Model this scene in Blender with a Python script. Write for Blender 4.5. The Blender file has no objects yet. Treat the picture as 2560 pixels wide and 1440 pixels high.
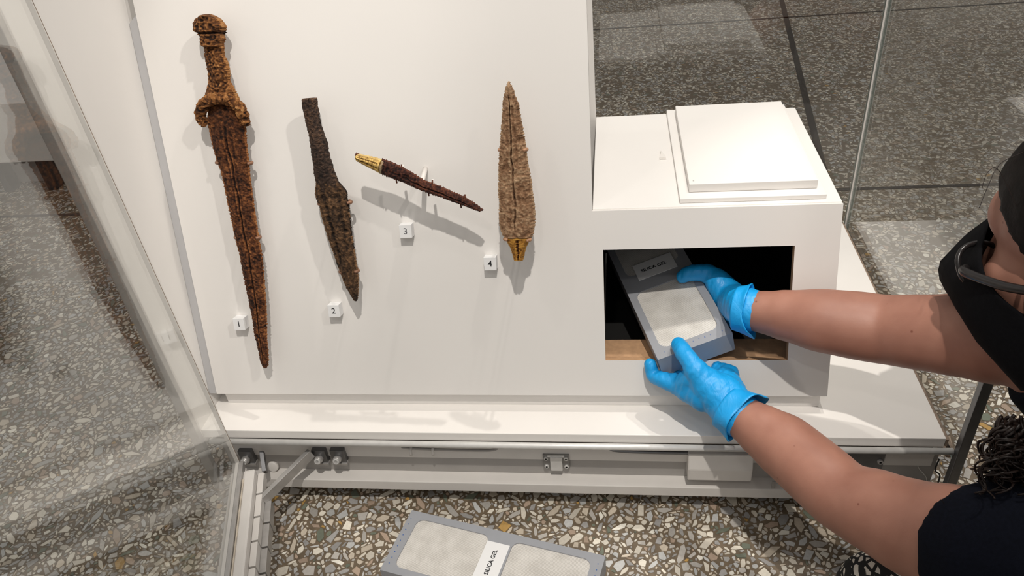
import bpy, bmesh, math, random
import numpy as np
from mathutils import Vector, Matrix, noise, Euler

random.seed(7)
SC = bpy.context.scene
COL = SC.collection
V = Vector

# ------------------------------------------------------------------ camera, light, exposure
FPX = 1879.25                                   # focal length in pixels of a 2560 wide frame
CAM = V((0.09844, -0.70180, 0.74621))
YAW, PITCH, ROLL = -0.173832, 0.615495, -0.117021
_cy, _sy, _cp, _sp = math.cos(YAW), math.sin(YAW), math.cos(PITCH), math.sin(PITCH)
FWD = V((_sy*_cp, _cy*_cp, -_sp))
_r0 = V((_cy, -_sy, 0)); _u0 = _r0.cross(FWD)
RGT = _r0*math.cos(ROLL) + _u0*math.sin(ROLL)
UPV = -_r0*math.sin(ROLL) + _u0*math.cos(ROLL)
cd = bpy.data.cameras.new('camera'); cam = bpy.data.objects.new('camera', cd); COL.objects.link(cam)
cd.sensor_width = 36; cd.lens = 36*FPX/2560; cd.clip_start = .02
M = Matrix((RGT, UPV, -FWD)).transposed().to_4x4(); M.translation = CAM
cam.matrix_world = M
SC.camera = cam
SC.view_settings.view_transform = 'Standard'; SC.view_settings.look = 'None'
SC.view_settings.gamma = 1; SC.view_settings.exposure = 0.0
SC.view_settings.use_curve_mapping = False

w = bpy.data.worlds.new('world'); SC.world = w; w.use_nodes = True
w.node_tree.nodes['Background'].inputs[0].default_value = (1.0, .965, .93, 1)
w.node_tree.nodes['Background'].inputs[1].default_value = 0.44

def spot(name, loc, to, energy, size, blend=.4, radius=.03, col=(1, .945, .875)):
    l = bpy.data.lights.new(name, 'SPOT'); o = bpy.data.objects.new(name, l); COL.objects.link(o)
    l.energy = energy; l.spot_size = math.radians(size); l.spot_blend = blend; l.shadow_soft_size = radius; l.color = col
    o.location = loc; o.rotation_euler = (V(to)-V(loc)).to_track_quat('-Z', 'Y').to_euler()
spot('spot_lamp', (.28, -.95, 2.35), (.02, .28, .25), 133, 31, .4, .020)
spot('spot_lamp', (-.10, -1.60, 2.35), (.05, .17, .17), 12, 28, .6, .04)
spot('spot_lamp', (.45, .42, 2.25), (.05, .06, 0), 46, 54, .4, .02)
spot('spot_lamp', (.78, .36, 2.20), (.48, .06, 0), 70, 22, .7, .03)  # unseen narrow spot, added to brighten the deck right of the box
spot('spot_lamp', (1.25, -.70, 2.10), (-.50, .10, .38), 66, 18, .8, .03)  # unseen narrow spot from the right, added to brighten the white side wall
spot('spot_lamp', (-.72, -.34, 2.25), (-.25, .1, .1), 7, 42)

# ------------------------------------------------------------------ geometry of the picture (pixel -> point on a real plane)
def ray(px, py): return FWD + RGT*((px-1280)/FPX) - UPV*((py-720)/FPX)
def on_plane(px, py, P0, N):
    d = ray(px, py); return CAM + d*((P0-CAM).dot(N)/d.dot(N))
def at(px, py, z): return on_plane(px, py, V((0, 0, z)), V((0, 0, 1)))
def atd(px, py, d): return CAM + ray(px, py)*d
TILT = .2839
PP0 = V((0, .0463, .0271)); PU = V((0, math.sin(TILT), math.cos(TILT))); PN = V((0, -math.cos(TILT), math.sin(TILT)))
PX = V((1, 0, 0))
def panel_pt(u, v, h=0): return PP0 + PX*u + PU*v + PN*h
def panel_uv(px, py, h=0):
    p = on_plane(px, py, PP0+PN*h, PN); return p.x, (p-PP0).dot(PU)

# ------------------------------------------------------------------ object helpers
def tag(o, label=None, cat=None, group=None, kind=None):
    if label: o['label'] = label
    if cat: o['category'] = cat
    if group: o['group'] = group
    if kind: o['kind'] = kind
    return o
def thing(name, label, cat, loc=(0, 0, 0), group=None, mat=None):
    o = bpy.data.objects.new(name, None); COL.objects.link(o); o.empty_display_size = .02
    if mat is not None: o.matrix_world = mat
    else: o.location = loc
    return tag(o, label, cat, group)
def link(name, me, mats=None, parent=None, world=True, smooth=False):
    """parent = Empty/mesh; vertices are in world space when world is True."""
    if mats is not None:
        for m in (mats if isinstance(mats, (list, tuple)) else [mats]): me.materials.append(m)
    if smooth:
        me.polygons.foreach_set('use_smooth', [True]*len(me.polygons))
    o = bpy.data.objects.new(name, me); COL.objects.link(o)
    if parent is not None:
        o.parent = parent
        if world:
            bpy.context.view_layer.update()
            me.transform(parent.matrix_world.inverted())
    return o
def bm_link(name, bm, mats=None, parent=None, world=True, smooth=False):
    me = bpy.data.meshes.new(name); bmesh.ops.recalc_face_normals(bm, faces=bm.faces[:]); bm.to_mesh(me); bm.free()
    return link(name, me, mats, parent, world, smooth)
def pd_link(name, vs, fs, mats=None, parent=None, world=True, smooth=False):
    me = bpy.data.meshes.new(name); me.from_pydata([tuple(v) for v in vs], [], fs); me.update()
    bm = bmesh.new(); bm.from_mesh(me); bmesh.ops.recalc_face_normals(bm, faces=bm.faces[:]); bm.to_mesh(me); bm.free()
    return link(name, me, mats, parent, world, smooth)
def add_box(bm, lo, hi, bev=0, mat=0, frame=None, seg=2):
    r = bmesh.ops.create_cube(bm, size=1)
    vs = r['verts']
    for v in vs:
        v.co = V(((lo[0]+hi[0])/2+v.co.x*(hi[0]-lo[0]), (lo[1]+hi[1])/2+v.co.y*(hi[1]-lo[1]), (lo[2]+hi[2])/2+v.co.z*(hi[2]-lo[2])))
    fs = list({f for v in vs for f in v.link_faces})
    for f in fs: f.material_index = mat
    allv = set(vs)
    if bev:
        es = list({e for v in vs for e in v.link_edges})
        rr = bmesh.ops.bevel(bm, geom=es, offset=bev, segments=seg, affect='EDGES', profile=.6)
        allv = {v for v in allv if v.is_valid} | set(rr['verts'])
        for f in rr['faces']: f.material_index = mat
    if frame is not None:
        for v in allv: v.co = frame @ v.co
    return allv
def boxobj(name, lo, hi, mat, parent=None, bev=.0006, frame=None, world=True):
    bm = bmesh.new(); add_box(bm, lo, hi, bev, 0, frame); return bm_link(name, bm, mat, parent, world)
def tube_geo(path, radii, n=16, caps=True, flat=None, closed=False):
    """rings along path; flat=(axis, factor) squashes the section along a direction"""
    path = [V(p) for p in path]
    if not hasattr(radii, '__len__'): radii = [radii]*len(path)
    vs, fs = [], []
    ref = None
    for i, p in enumerate(path):
        t = (path[min(i+1, len(path)-1)]-path[max(i-1, 0)])
        if closed: t = path[(i+1) % len(path)]-path[i-1]
        t.normalize()
        if ref is None:
            ref = t.cross(V((0, 0, 1)) if abs(t.z) < .9 else V((1, 0, 0)))
        ref = (ref - t*ref.dot(t)).normalized(); b = t.cross(ref)
        for k in range(n):
            a = 2*math.pi*k/n
            o = (ref*math.cos(a)+b*math.sin(a))*radii[i]
            if flat: o = o - flat[0]*(o.dot(flat[0])*(1-flat[1]))
            vs.append(p+o)
    m = len(path)
    for i in range(m if closed else m-1):
        j = (i+1) % m
        for k in range(n):
            fs.append((i*n+k, i*n+(k+1) % n, j*n+(k+1) % n, j*n+k))
    if caps and not closed:
        fs.append(tuple(range(n-1, -1, -1))); fs.append(tuple((m-1)*n+k for k in range(n)))
    return vs, fs
def tube(name, path, radii, mat, parent=None, n=12, world=True, closed=False, flat=None):
    vs, fs = tube_geo(path, radii, n, True, flat, closed); return pd_link(name, vs, fs, mat, parent, world, True)
def spline(pts, per=8):
    """Catmull-Rom through tuples (Vector, radius)"""
    P = [V(p) for p, r in pts]; R = [r for p, r in pts]
    out, rad = [], []
    n = len(P)
    for i in range(n-1):
        p0, p1, p2, p3 = P[max(i-1, 0)], P[i], P[i+1], P[min(i+2, n-1)]
        for k in range(per):
            t = k/per
            out.append(.5*((2*p1)+(p2-p0)*t+(2*p0-5*p1+4*p2-p3)*t*t+(3*p1-p0-3*p2+p3)*t**3))
            s = t*t*(3-2*t); rad.append(R[i]*(1-s)+R[i+1]*s)
    out.append(P[-1]); rad.append(R[-1]); return out, rad
def ball_geo(c, axes, n=20, m=12):
    """ellipsoid, axes = three Vectors (scaled)"""
    vs, fs = [], []
    for i in range(m+1):
        th = math.pi*i/m
        for k in range(n):
            ph = 2*math.pi*k/n
            vs.append(V(c)+axes[0]*(math.sin(th)*math.cos(ph))+axes[1]*(math.sin(th)*math.sin(ph))+axes[2]*math.cos(th))
    for i in range(m):
        for k in range(n):
            fs.append((i*n+k, i*n+(k+1) % n, (i+1)*n+(k+1) % n, (i+1)*n+k))
    return vs, fs
def fuse(name, geos, voxel, smooth_it, mat, parent, post=None):
    """union of closed shapes grown into one continuous skin"""
    me = bpy.data.meshes.new(name+'_raw'); vs, fs = [], []
    bm = bmesh.new()
    for gv, gf in geos:
        bv = [bm.verts.new(v) for v in gv]
        for f in gf:
            try: bm.faces.new([bv[i] for i in f])
            except ValueError: pass
    bmesh.ops.remove_doubles(bm, verts=bm.verts[:], dist=1e-6)
    bmesh.ops.recalc_face_normals(bm, faces=bm.faces[:])
    bm.to_mesh(me); bm.free()
    o = bpy.data.objects.new(name+'_raw', me); COL.objects.link(o)
    md = o.modifiers.new('r', 'REMESH'); md.mode = 'VOXEL'; md.voxel_size = voxel
    if smooth_it:
        s = o.modifiers.new('s', 'SMOOTH'); s.factor = .5; s.iterations = smooth_it
    dg = bpy.context.evaluated_depsgraph_get()
    m2 = bpy.data.meshes.new_from_object(o.evaluated_get(dg)); m2.name = name
    bpy.data.objects.remove(o); bpy.data.meshes.remove(me)
    if post: post(m2)
    m2.materials.clear()
    return link(name, m2, mat, parent, True, True)
def cap_chain(pts, per=6, n=18, flat=None, ends=(0, -1)):
    """rounded limb: tube plus end balls"""
    P, R = spline(pts, per)
    g = [tube_geo(P, R, n, True, flat)]
    for i in ends:
        r = R[i]; ax = [V((r, 0, 0)), V((0, r, 0)), V((0, 0, r))]
        if flat: ax = [a - flat[0]*(a.dot(flat[0])*(1-flat[1])) for a in ax]
        g.append(ball_geo(P[i], ax, 16, 10))
    return g

# ------------------------------------------------------------------ materials
def nodes_of(name):
    m = bpy.data.materials.new(name); m.use_nodes = True; nt = m.node_tree
    return m, nt, nt.nodes['Principled BSDF']
def N(nt, t, **kw):
    n = nt.nodes.new(t)
    for k, v in kw.items(): setattr(n, k, v)
    return n
def plain(name, col, rough=.5, metal=0, var=.0, scale=60, bump=0, bscale=400, spec=.5):
    m, nt, p = nodes_of(name)
    p.inputs['Roughness'].default_value = rough; p.inputs['Metallic'].default_value = metal
    p.inputs['Specular IOR Level'].default_value = spec
    p.inputs['Base Color'].default_value = (*col, 1)
    tc = N(nt, 'ShaderNodeTexCoord')
    if var:
        nz = N(nt, 'ShaderNodeTexNoise'); nz.inputs['Scale'].default_value = scale; nz.inputs['Detail'].default_value = 5
        nt.links.new(tc.outputs['Object'], nz.inputs['Vector'])
        r = N(nt, 'ShaderNodeValToRGB'); r.color_ramp.elements[0].position = .3; r.color_ramp.elements[1].position = .7
        r.color_ramp.elements[0].color = (*[c*(1-var) for c in col], 1); r.color_ramp.elements[1].color = (*[min(1, c*(1+var)) for c in col], 1)
        nt.links.new(nz.outputs['Fac'], r.inputs['Fac']); nt.links.new(r.outputs['Color'], p.inputs['Base Color'])
    if bump:
        nz = N(nt, 'ShaderNodeTexNoise'); nz.inputs['Scale'].default_value = bscale; nz.inputs['Detail'].default_value = 4
        nt.links.new(tc.outputs['Object'], nz.inputs['Vector'])
        b = N(nt, 'ShaderNodeBump'); b.inputs['Strength'].default_value = bump; b.inputs['Distance'].default_value = .001
        nt.links.new(nz.outputs['Fac'], b.inputs['Height']); nt.links.new(b.outputs['Normal'], p.inputs['Normal'])
    return m
WHITE = plain('white_paint', (.79, .765, .735), .55, 0, .015, 6, .04, 700)
WHITE2 = plain('white_lacquer', (.83, .80, .765), .42, 0, .02, 8)
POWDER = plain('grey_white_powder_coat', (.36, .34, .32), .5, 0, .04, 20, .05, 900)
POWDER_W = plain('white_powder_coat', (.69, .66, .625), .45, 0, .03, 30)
STEEL = plain('brushed_steel', (.70, .69, .67), .36, .25, .06, 90, .05, 500)
ALU = plain('aluminium', (.46, .445, .43), .4, .55, .1, 70)
DARKSTEEL = plain('dark_steel', (.20, .20, .205), .42, .85, .1, 60)
BLACK = plain('black_plastic', (.015, .015, .016), .45)
MDF = plain('raw_fibreboard', (.50, .30, .165), .8, 0, .12, 120, .2, 900)
DARKIN = plain('dark_brown_board', (.05, .036, .027), .9, 0, .15, 60)
SHADEIN = plain('shade_black', (.006, .0055, .005), .95)  # near-black paints in the darkness of the unlit box inside
RUBBER = plain('brown_seal', (.26, .19, .14), .7, 0, .35, 90)
PRINT = plain('black_print', (.012, .012, .014), .6)
PRINTG = plain('grey_print', (.10, .10, .11), .6)
BLUEPRINT = plain('blue_print', (.03, .10, .33), .6)
SHADEG = plain('shade_grey', (.46, .455, .46), .6, 0, .03, 30)  # grey for the shade painted in beside the board's left edge
LABELW = plain('white_card', (.80, .80, .80), .5)
CARD = plain('grey_blue_card', (.31, .32, .345), .48, 0, .03, 40, .04, 900)
ACRYL = plain('milky_plastic', (.78, .75, .71), .25)

def glass_mat(name, tint=(.98, .985, .975)):
    m = bpy.data.materials.new(name); m.use_nodes = True; nt = m.node_tree; nt.nodes.clear()
    out = N(nt, 'ShaderNodeOutputMaterial'); mix = N(nt, 'ShaderNodeMixShader')
    tr = N(nt, 'ShaderNodeBsdfTransparent'); tr.inputs[0].default_value = (*tint, 1)
    gl = N(nt, 'ShaderNodeBsdfGlossy'); gl.inputs['Roughness'].default_value = .0; gl.inputs[0].default_value = (1, 1, 1, 1)
    fr = N(nt, 'ShaderNodeFresnel'); ge = N(nt, 'ShaderNodeNewGeometry')
    mr = N(nt, 'ShaderNodeMapRange'); mr.inputs['To Min'].default_value = 1.52; mr.inputs['To Max'].default_value = 1/1.52
    nt.links.new(ge.outputs['Backfacing'], mr.inputs['Value']); nt.links.new(mr.outputs[0], fr.inputs['IOR'])
    nt.links.new(fr.outputs[0], mix.inputs[0]); nt.links.new(tr.outputs[0], mix.inputs[1]); nt.links.new(gl.outputs[0], mix.inputs[2])
    nt.links.new(mix.outputs[0], out.inputs['Surface'])
    return m
GLASS = glass_mat('clear_glass')
GLASSEDGE = plain('green_glass_edge', (.20, .235, .215), .15, 0, .1, 30)

def ramp(nt, stops, interp='LINEAR'):
    r = N(nt, 'ShaderNodeValToRGB'); cr = r.color_ramp; cr.interpolation = interp
    while len(cr.elements) < len(stops): cr.elements.new(.5)
    for e, (p, c) in zip(cr.elements, stops): e.position = p; e.color = (*c, 1)
    return r
def rust(name, dark, mid, light, fleck, scale=260, lo=.37, hi=.62, pit=-.34):
    m, nt, p = nodes_of(name); L = nt.links.new
    p.inputs['Roughness'].default_value = .82; p.inputs['Specular IOR Level'].default_value = .3
    tc = N(nt, 'ShaderNodeTexCoord')
    a = N(nt, 'ShaderNodeTexNoise'); a.inputs['Scale'].default_value = scale; a.inputs['Detail'].default_value = 8; a.inputs['Roughness'].default_value = .72
    b = N(nt, 'ShaderNodeTexNoise'); b.inputs['Scale'].default_value = scale*.16; b.inputs['Detail'].default_value = 4
    v = N(nt, 'ShaderNodeTexVoronoi'); v.inputs['Scale'].default_value = scale*1.3
    for n in (a, b, v): L(tc.outputs['Object'], n.inputs['Vector'])
    ad = N(nt, 'ShaderNodeMath', operation='MULTIPLY_ADD'); ad.inputs[1].default_value = .62
    mu = N(nt, 'ShaderNodeMath', operation='MULTIPLY'); mu.inputs[1].default_value = .42
    L(b.outputs['Fac'], mu.inputs[0]); L(a.outputs['Fac'], ad.inputs[0]); L(mu.outputs[0], ad.inputs[2])
    r = ramp(nt, [(lo, dark), ((lo+hi)/2, mid), (hi, light), (min(.98, hi+.16), fleck)])
    ge = N(nt, 'ShaderNodeNewGeometry'); pm = N(nt, 'ShaderNodeMapRange'); pm.inputs['From Min'].default_value = .38; pm.inputs['From Max'].default_value = .56
    pm.inputs['To Min'].default_value = pit; pm.inputs['To Max'].default_value = .09; L(ge.outputs['Pointiness'], pm.inputs['Value'])
    a3 = N(nt, 'ShaderNodeMath', operation='ADD'); L(ad.outputs[0], a3.inputs[0]); L(pm.outputs[0], a3.inputs[1])
    L(a3.outputs[0], r.inputs['Fac']); L(r.outputs['Color'], p.inputs['Base Color'])
    hb = N(nt, 'ShaderNodeMath', operation='ADD'); L(a.outputs['Fac'], hb.inputs[0])
    mv = N(nt, 'ShaderNodeMath', operation='MULTIPLY'); mv.inputs[1].default_value = .5; L(v.outputs['Distance'], mv.inputs[0]); L(mv.outputs[0], hb.inputs[1])
    bp = N(nt, 'ShaderNodeBump'); bp.inputs['Strength'].default_value = 1; bp.inputs['Distance'].default_value = .0030
    L(hb.outputs[0], bp.inputs['Height']); L(bp.outputs['Normal'], p.inputs['Normal'])
    return m
RUST1 = rust('orange_brown_rust', (.018, .006, .0025), (.14, .050, .013), (.36, .15, .043), (.58, .34, .14))
RUST1B = rust('red_brown_rust', (.012, .004, .002), (.115, .037, .012), (.31, .115, .035), (.52, .27, .11))
RUST2 = rust('dark_brown_rust', (.012, .008, .006), (.052, .031, .022), (.13, .072, .042), (.22, .12, .07))
RUST2B = rust('brown_rust', (.014, .008, .005), (.085, .045, .022), (.22, .115, .052), (.34, .2, .1))
RUST3 = rust('purple_brown_rust', (.012, .005, .004), (.062, .02, .013), (.17, .055, .028), (.27, .1, .055), 240)
RUST4 = rust('tan_rust', (.05, .02, .009), (.29, .155, .08), (.55, .37, .22), (.74, .56, .38), 230, .30, .66, -.20)
RUST4B = rust('orange_rust', (.08, .025, .005), (.38, .17, .025), (.6, .31, .055), (.7, .42, .12), 180)
GOLD = rust('gold_foil', (.14, .07, .015), (.55, .36, .11), (.80, .60, .25), (.9, .75, .45), 110)
GOLD.node_tree.nodes['Principled BSDF'].inputs['Metallic'].default_value = .45
GOLD.node_tree.nodes['Principled BSDF'].inputs['Roughness'].default_value = .42
for n in GOLD.node_tree.nodes:
    if n.type == 'BUMP': n.inputs['Distance'].default_value = .0007
CLIP = plain('brown_painted_clip', (.23, .115, .065), .5, .2, .3, 300)

def skin_mat():
    m, nt, p = nodes_of('skin'); L = nt.links.new
    tc = N(nt, 'ShaderNodeTexCoord')
    n1 = N(nt, 'ShaderNodeTexNoise'); n1.inputs['Scale'].default_value = 28; n1.inputs['Detail'].default_value = 5
    r = ramp(nt, [(.3, (.305, .137, .096)), (.7, (.375, .18, .127))])
    v = N(nt, 'ShaderNodeTexVoronoi'); v.inputs['Scale'].default_value = 40; v.inputs['Randomness'].default_value = 1
    vr = ramp(nt, [(0, (.42, .25, .2)), (.045, (.5, .33, .28)), (.075, (1, 1, 1))])
    sp = N(nt, 'ShaderNodeTexNoise'); sp.inputs['Scale'].default_value = 500
    mx = N(nt, 'ShaderNodeMix', data_type='RGBA', blend_type='MULTIPLY'); mx.inputs['Factor'].default_value = .8
    for n in (n1, v, sp): L(tc.outputs['Object'], n.inputs['Vector'])
    L(n1.outputs['Fac'], r.inputs['Fac']); L(v.outputs['Distance'], vr.inputs['Fac'])
    L(r.outputs['Color'], mx.inputs['A']); L(vr.outputs['Color'], mx.inputs['B']); L(mx.outputs['Result'], p.inputs['Base Color'])
    bp = N(nt, 'ShaderNodeBump'); bp.inputs['Strength'].default_value = .12; bp.inputs['Distance'].default_value = .0006
    L(sp.outputs['Fac'], bp.inputs['Height']); L(bp.outputs['Normal'], p.inputs['Normal'])
    p.inputs['Roughness'].default_value = .5
    p.inputs['Subsurface Weight'].default_value = .08; p.inputs['Subsurface Radius'].default_value = (.01, .004, .002)
    return m
SKIN = skin_mat()
def glove_mat():
    m, nt, p = nodes_of('blue_nitrile'); L = nt.links.new
    p.inputs['Base Color'].default_value = (.007, .33, .74, 1); p.inputs['Roughness'].default_value = .46
    tc = N(nt, 'ShaderNodeTexCoord')
    mp = N(nt, 'ShaderNodeMapping'); mp.inputs['Rotation'].default_value = (.4, .3, .8); mp.inputs['Scale'].default_value = (1, .35, .6)
    a = N(nt, 'ShaderNodeTexNoise'); a.inputs['Scale'].default_value = 150; a.inputs['Detail'].default_value = 3; a.inputs['Distortion'].default_value = 1.2
    L(tc.outputs['Object'], mp.inputs['Vector']); L(mp.outputs[0], a.inputs['Vector'])
    bp = N(nt, 'ShaderNodeBump'); bp.inputs['Strength'].default_value = .4; bp.inputs['Distance'].default_value = .0018
    L(a.outputs['Fac'], bp.inputs['Height']); L(bp.outputs['Normal'], p.inputs['Normal'])
    return m
GLOVE = glove_mat()
HAIR = plain('dark_brown_hair', (.006, .004, .0032), .6, 0, .5, 120, .4, 300, .15)
HAIRCURL = plain('brown_curls', (.011, .0055, .0038), .45, 0, .5, 60, 0, 400, .3)
SHIRT = plain('navy_cotton', (.0035, .0045, .009), .95, 0, .2, 300, .3, 1500, .12)
MASKM = plain('black_cotton', (.0035, .0035, .0045), .95, 0, .2, 300, .3, 1500, .12)
FRAMEM = plain('black_acetate', (.012, .010, .010), .25)
def lens_mat():
    return glass_mat('spectacle_lens', (.9, .9, .9))
LENS = lens_mat()
def trousers_mat():
    m, nt, p = nodes_of('black_cloth_white_flecks'); L = nt.links.new
    tc = N(nt, 'ShaderNodeTexCoord'); mp = N(nt, 'ShaderNodeMapping'); mp.inputs['Scale'].default_value = (1, .6, 1.3); mp.inputs['Rotation'].default_value = (0, 0, .5)
    v = N(nt, 'ShaderNodeTexVoronoi', feature='DISTANCE_TO_EDGE'); v.inputs['Scale'].default_value = 125
    r = ramp(nt, [(0, (.01, .01, .01)), (.17, (.01, .01, .01)), (.2, (.72, .68, .6))])
    L(tc.outputs['Object'], mp.inputs['Vector']); L(mp.outputs[0], v.inputs['Vector']); L(v.outputs['Distance'], r.inputs['Fac']); L(r.outputs['Color'], p.inputs['Base Color'])
    p.inputs['Roughness'].default_value = .8
    return m
TROUSERS = trousers_mat()
def weave_mat():
    """white gauze: a fine diagonal grid of threads over off-white granules"""
    m, nt, p = nodes_of('white_gauze'); L = nt.links.new
    tc = N(nt, 'ShaderNodeTexCoord'); sx = N(nt, 'ShaderNodeSeparateXYZ'); L(tc.outputs['Object'], sx.inputs[0])
    def wave(a, b):
        s = N(nt, 'ShaderNodeMath', operation='MULTIPLY'); s.inputs[1].default_value = a; L(sx.outputs['X'], s.inputs[0])
        t = N(nt, 'ShaderNodeMath', operation='MULTIPLY_ADD'); t.inputs[1].default_value = b; L(sx.outputs['Y'], t.inputs[0]); L(s.outputs[0], t.inputs[2])
        q = N(nt, 'ShaderNodeMath', operation='SINE'); L(t.outputs[0], q.inputs[0]); return q
    k = 2*math.pi/.0021
    a, b = wave(k*.75, k*.66), wave(k*.75, -k*.66)
    mu = N(nt, 'ShaderNodeMath', operation='MULTIPLY'); L(a.outputs[0], mu.inputs[0]); L(b.outputs[0], mu.inputs[1])
    nz = N(nt, 'ShaderNodeTexNoise'); nz.inputs['Scale'].default_value = 45; nz.inputs['Detail'].default_value = 6; L(tc.outputs['Object'], nz.inputs['Vector'])
    n2 = N(nt, 'ShaderNodeMapRange'); n2.inputs['From Min'].default_value = .3; n2.inputs['From Max'].default_value = .7; n2.inputs['To Min'].default_value = -.1; n2.inputs['To Max'].default_value = .5
    L(nz.outputs['Fac'], n2.inputs['Value'])
    ad = N(nt, 'ShaderNodeMath', operation='ADD'); L(mu.outputs[0], ad.inputs[0]); L(n2.outputs[0], ad.inputs[1])
    r = ramp(nt, [(0, (.44, .415, .38)), (.32, (.70, .675, .635)), (.55, (.74, .715, .675))]); L(ad.outputs[0], r.inputs['Fac']); L(r.outputs['Color'], p.inputs['Base Color'])
    p.inputs['Roughness'].default_value = .75
    bp = N(nt, 'ShaderNodeBump'); bp.inputs['Strength'].default_value = .3; bp.inputs['Distance'].default_value = .0004; L(mu.outputs[0], bp.inputs['Height']); L(bp.outputs['Normal'], p.inputs['Normal'])
    return m
GAUZE = weave_mat()

CHIPCOL = [(0, (0.638, 0.587, 0.497)), (.16, (0.460, 0.433, 0.396)), (.34, (0.740, 0.689, 0.587)), (.46, (0.344, 0.332, 0.319)), (.60, (0.587, 0.510, 0.408)), (.72, (0.510, 0.510, 0.497)), (.84, (0.421, 0.319, 0.242)), (.90, (0.800, 0.766, 0.676)), (.95, (0.166, 0.185, 0.141)), (.993, (0.460, 0.281, 0.089))]
MATRIX = (.150, .112, .072)
def terrazzo_far():
    m, nt, p = nodes_of('terrazzo'); L = nt.links.new
    tc = N(nt, 'ShaderNodeTexCoord')
    d = N(nt, 'ShaderNodeTexVoronoi', feature='DISTANCE_TO_EDGE'); c = N(nt, 'ShaderNodeTexVoronoi')
    nz = N(nt, 'ShaderNodeTexNoise'); nz.inputs['Scale'].default_value = 35
    vm = N(nt, 'ShaderNodeVectorMath', operation='MULTIPLY_ADD'); vm.inputs[1].default_value = (.03, .03, 0)
    L(tc.outputs['Object'], nz.inputs['Vector']); L(nz.outputs['Color'], vm.inputs[0]); L(tc.outputs['Object'], vm.inputs[2])
    for n in (d, c): n.inputs['Scale'].default_value = 105; n.inputs['Randomness'].default_value = 1; L(vm.outputs[0], n.inputs['Vector'])
    sp = N(nt, 'ShaderNodeSeparateColor'); L(c.outputs['Color'], sp.inputs[0])
    r = ramp(nt, CHIPCOL, 'CONSTANT'); L(sp.outputs[0], r.inputs['Fac'])
    th = N(nt, 'ShaderNodeMapRange'); th.inputs['From Min'].default_value = .07; th.inputs['From Max'].default_value = .16; L(d.outputs['Distance'], th.inputs['Value'])
    drop = N(nt, 'ShaderNodeMath', operation='GREATER_THAN'); drop.inputs[1].default_value = .27; L(sp.outputs[1], drop.inputs[0])
    mu = N(nt, 'ShaderNodeMath', operation='MULTIPLY'); L(th.outputs[0], mu.inputs[0]); L(drop.outputs[0], mu.inputs[1])
    mx = N(nt, 'ShaderNodeMix', data_type='RGBA'); mx.inputs['A'].default_value = (*MATRIX, 1); L(mu.outputs[0], mx.inputs['Factor']); L(r.outputs['Color'], mx.inputs['B'])
    L(mx.outputs['Result'], p.inputs['Base Color']); p.inputs['Roughness'].default_value = .34
    return m
TERRAZZO = terrazzo_far()
BED = plain('terrazzo_cement', MATRIX, .5, 0, .25, 90, .1, 600)
JOINT = plain('dark_joint', (.045, .035, .028), .6, 0, .2, 60)
def chip_mat():
    m, nt, p = nodes_of('stone_chip'); L = nt.links.new
    a = N(nt, 'ShaderNodeAttribute'); a.attribute_name = 'stone'; tc = N(nt, 'ShaderNodeTexCoord')
    nz = N(nt, 'ShaderNodeTexNoise'); nz.inputs['Scale'].default_value = 260; nz.inputs['Detail'].default_value = 4; L(tc.outputs['Object'], nz.inputs['Vector'])
    mr = N(nt, 'ShaderNodeMapRange'); mr.inputs['To Min'].default_value = .78; mr.inputs['To Max'].default_value = 1.18; L(nz.outputs['Fac'], mr.inputs['Value'])
    mx = N(nt, 'ShaderNodeVectorMath', operation='SCALE'); L(a.outputs['Color'], mx.inputs[0]); L(mr.outputs[0], mx.inputs['Scale'])
    L(mx.outputs[0], p.inputs['Base Color']); p.inputs['Roughness'].default_value = .36
    return m
CHIP = chip_mat()

# ------------------------------------------------------------------ the setting
FZ = -.15
NEAR = (-1.30, 1.02, -.36, .60)                    # chip geometry inside this rectangle, texture beyond
CASEHOLE = (-.46, .46, .06, .50)
def floor_part():
    bm = bmesh.new()
    x0, x1, y0, y1 = NEAR
    for lo, hi in (((-6, y1), (6, 7)), ((-6, -4), (6, y0)), ((-6, y0), (x0, y1)), ((x1, y0), (6, y1))):
        vs = [bm.verts.new((a, b, FZ)) for a, b in ((lo[0], lo[1]), (hi[0], lo[1]), (hi[0], hi[1]), (lo[0], hi[1]))]
        bm.faces.new(vs)
    fl = bm_link('floor', bm, TERRAZZO); tag(fl, kind='structure')
    bm = bmesh.new()
    vs = [bm.verts.new((a, b, FZ-.0006)) for a, b in ((x0, y0), (x1, y0), (x1, y1), (x0, y1))]; bm.faces.new(vs)
    bm_link('cement_bed', bm, BED, fl)
    for a, b, wd in (((-6, .918), (6, .918), .012), ((-6, 2.245), (6, 2.245), .012), ((.585, .93), (.80, 2.9), .018), ((-1.25, .92), (-1.25, 7), .012)):
        a, b = V((*a, 0)), V((*b, 0)); t = (b-a).normalized(); n = V((-t.y, t.x, 0))*wd/2
        vs = [a+n, b+n, b-n, a-n]
        bm = bmesh.new(); q = [bm.verts.new((v.x, v.y, FZ+.0008)) for v in vs]; q2 = [bm.verts.new((v.x, v.y, FZ-.002)) for v in vs]
        bm.faces.new(q)
        for i in range(4): bm.faces.new((q[i], q[(i+1) % 4], q2[(i+1) % 4], q2[i]))
        bm_link('joint_strip', bm, JOINT, fl)
    return fl
FLOOR = floor_part()
for nm, lo, hi in (('wall_back', (-6, 7, FZ), (6, 7.1, 3.2)), ('wall_left', (-6.1, -4, FZ), (-6, 7, 3.2)), ('wall_right', (6, -4, FZ), (6.1, 7, 3.2))):
    tag(boxobj(nm, lo, hi, WHITE, None, 0), kind='structure')

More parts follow.
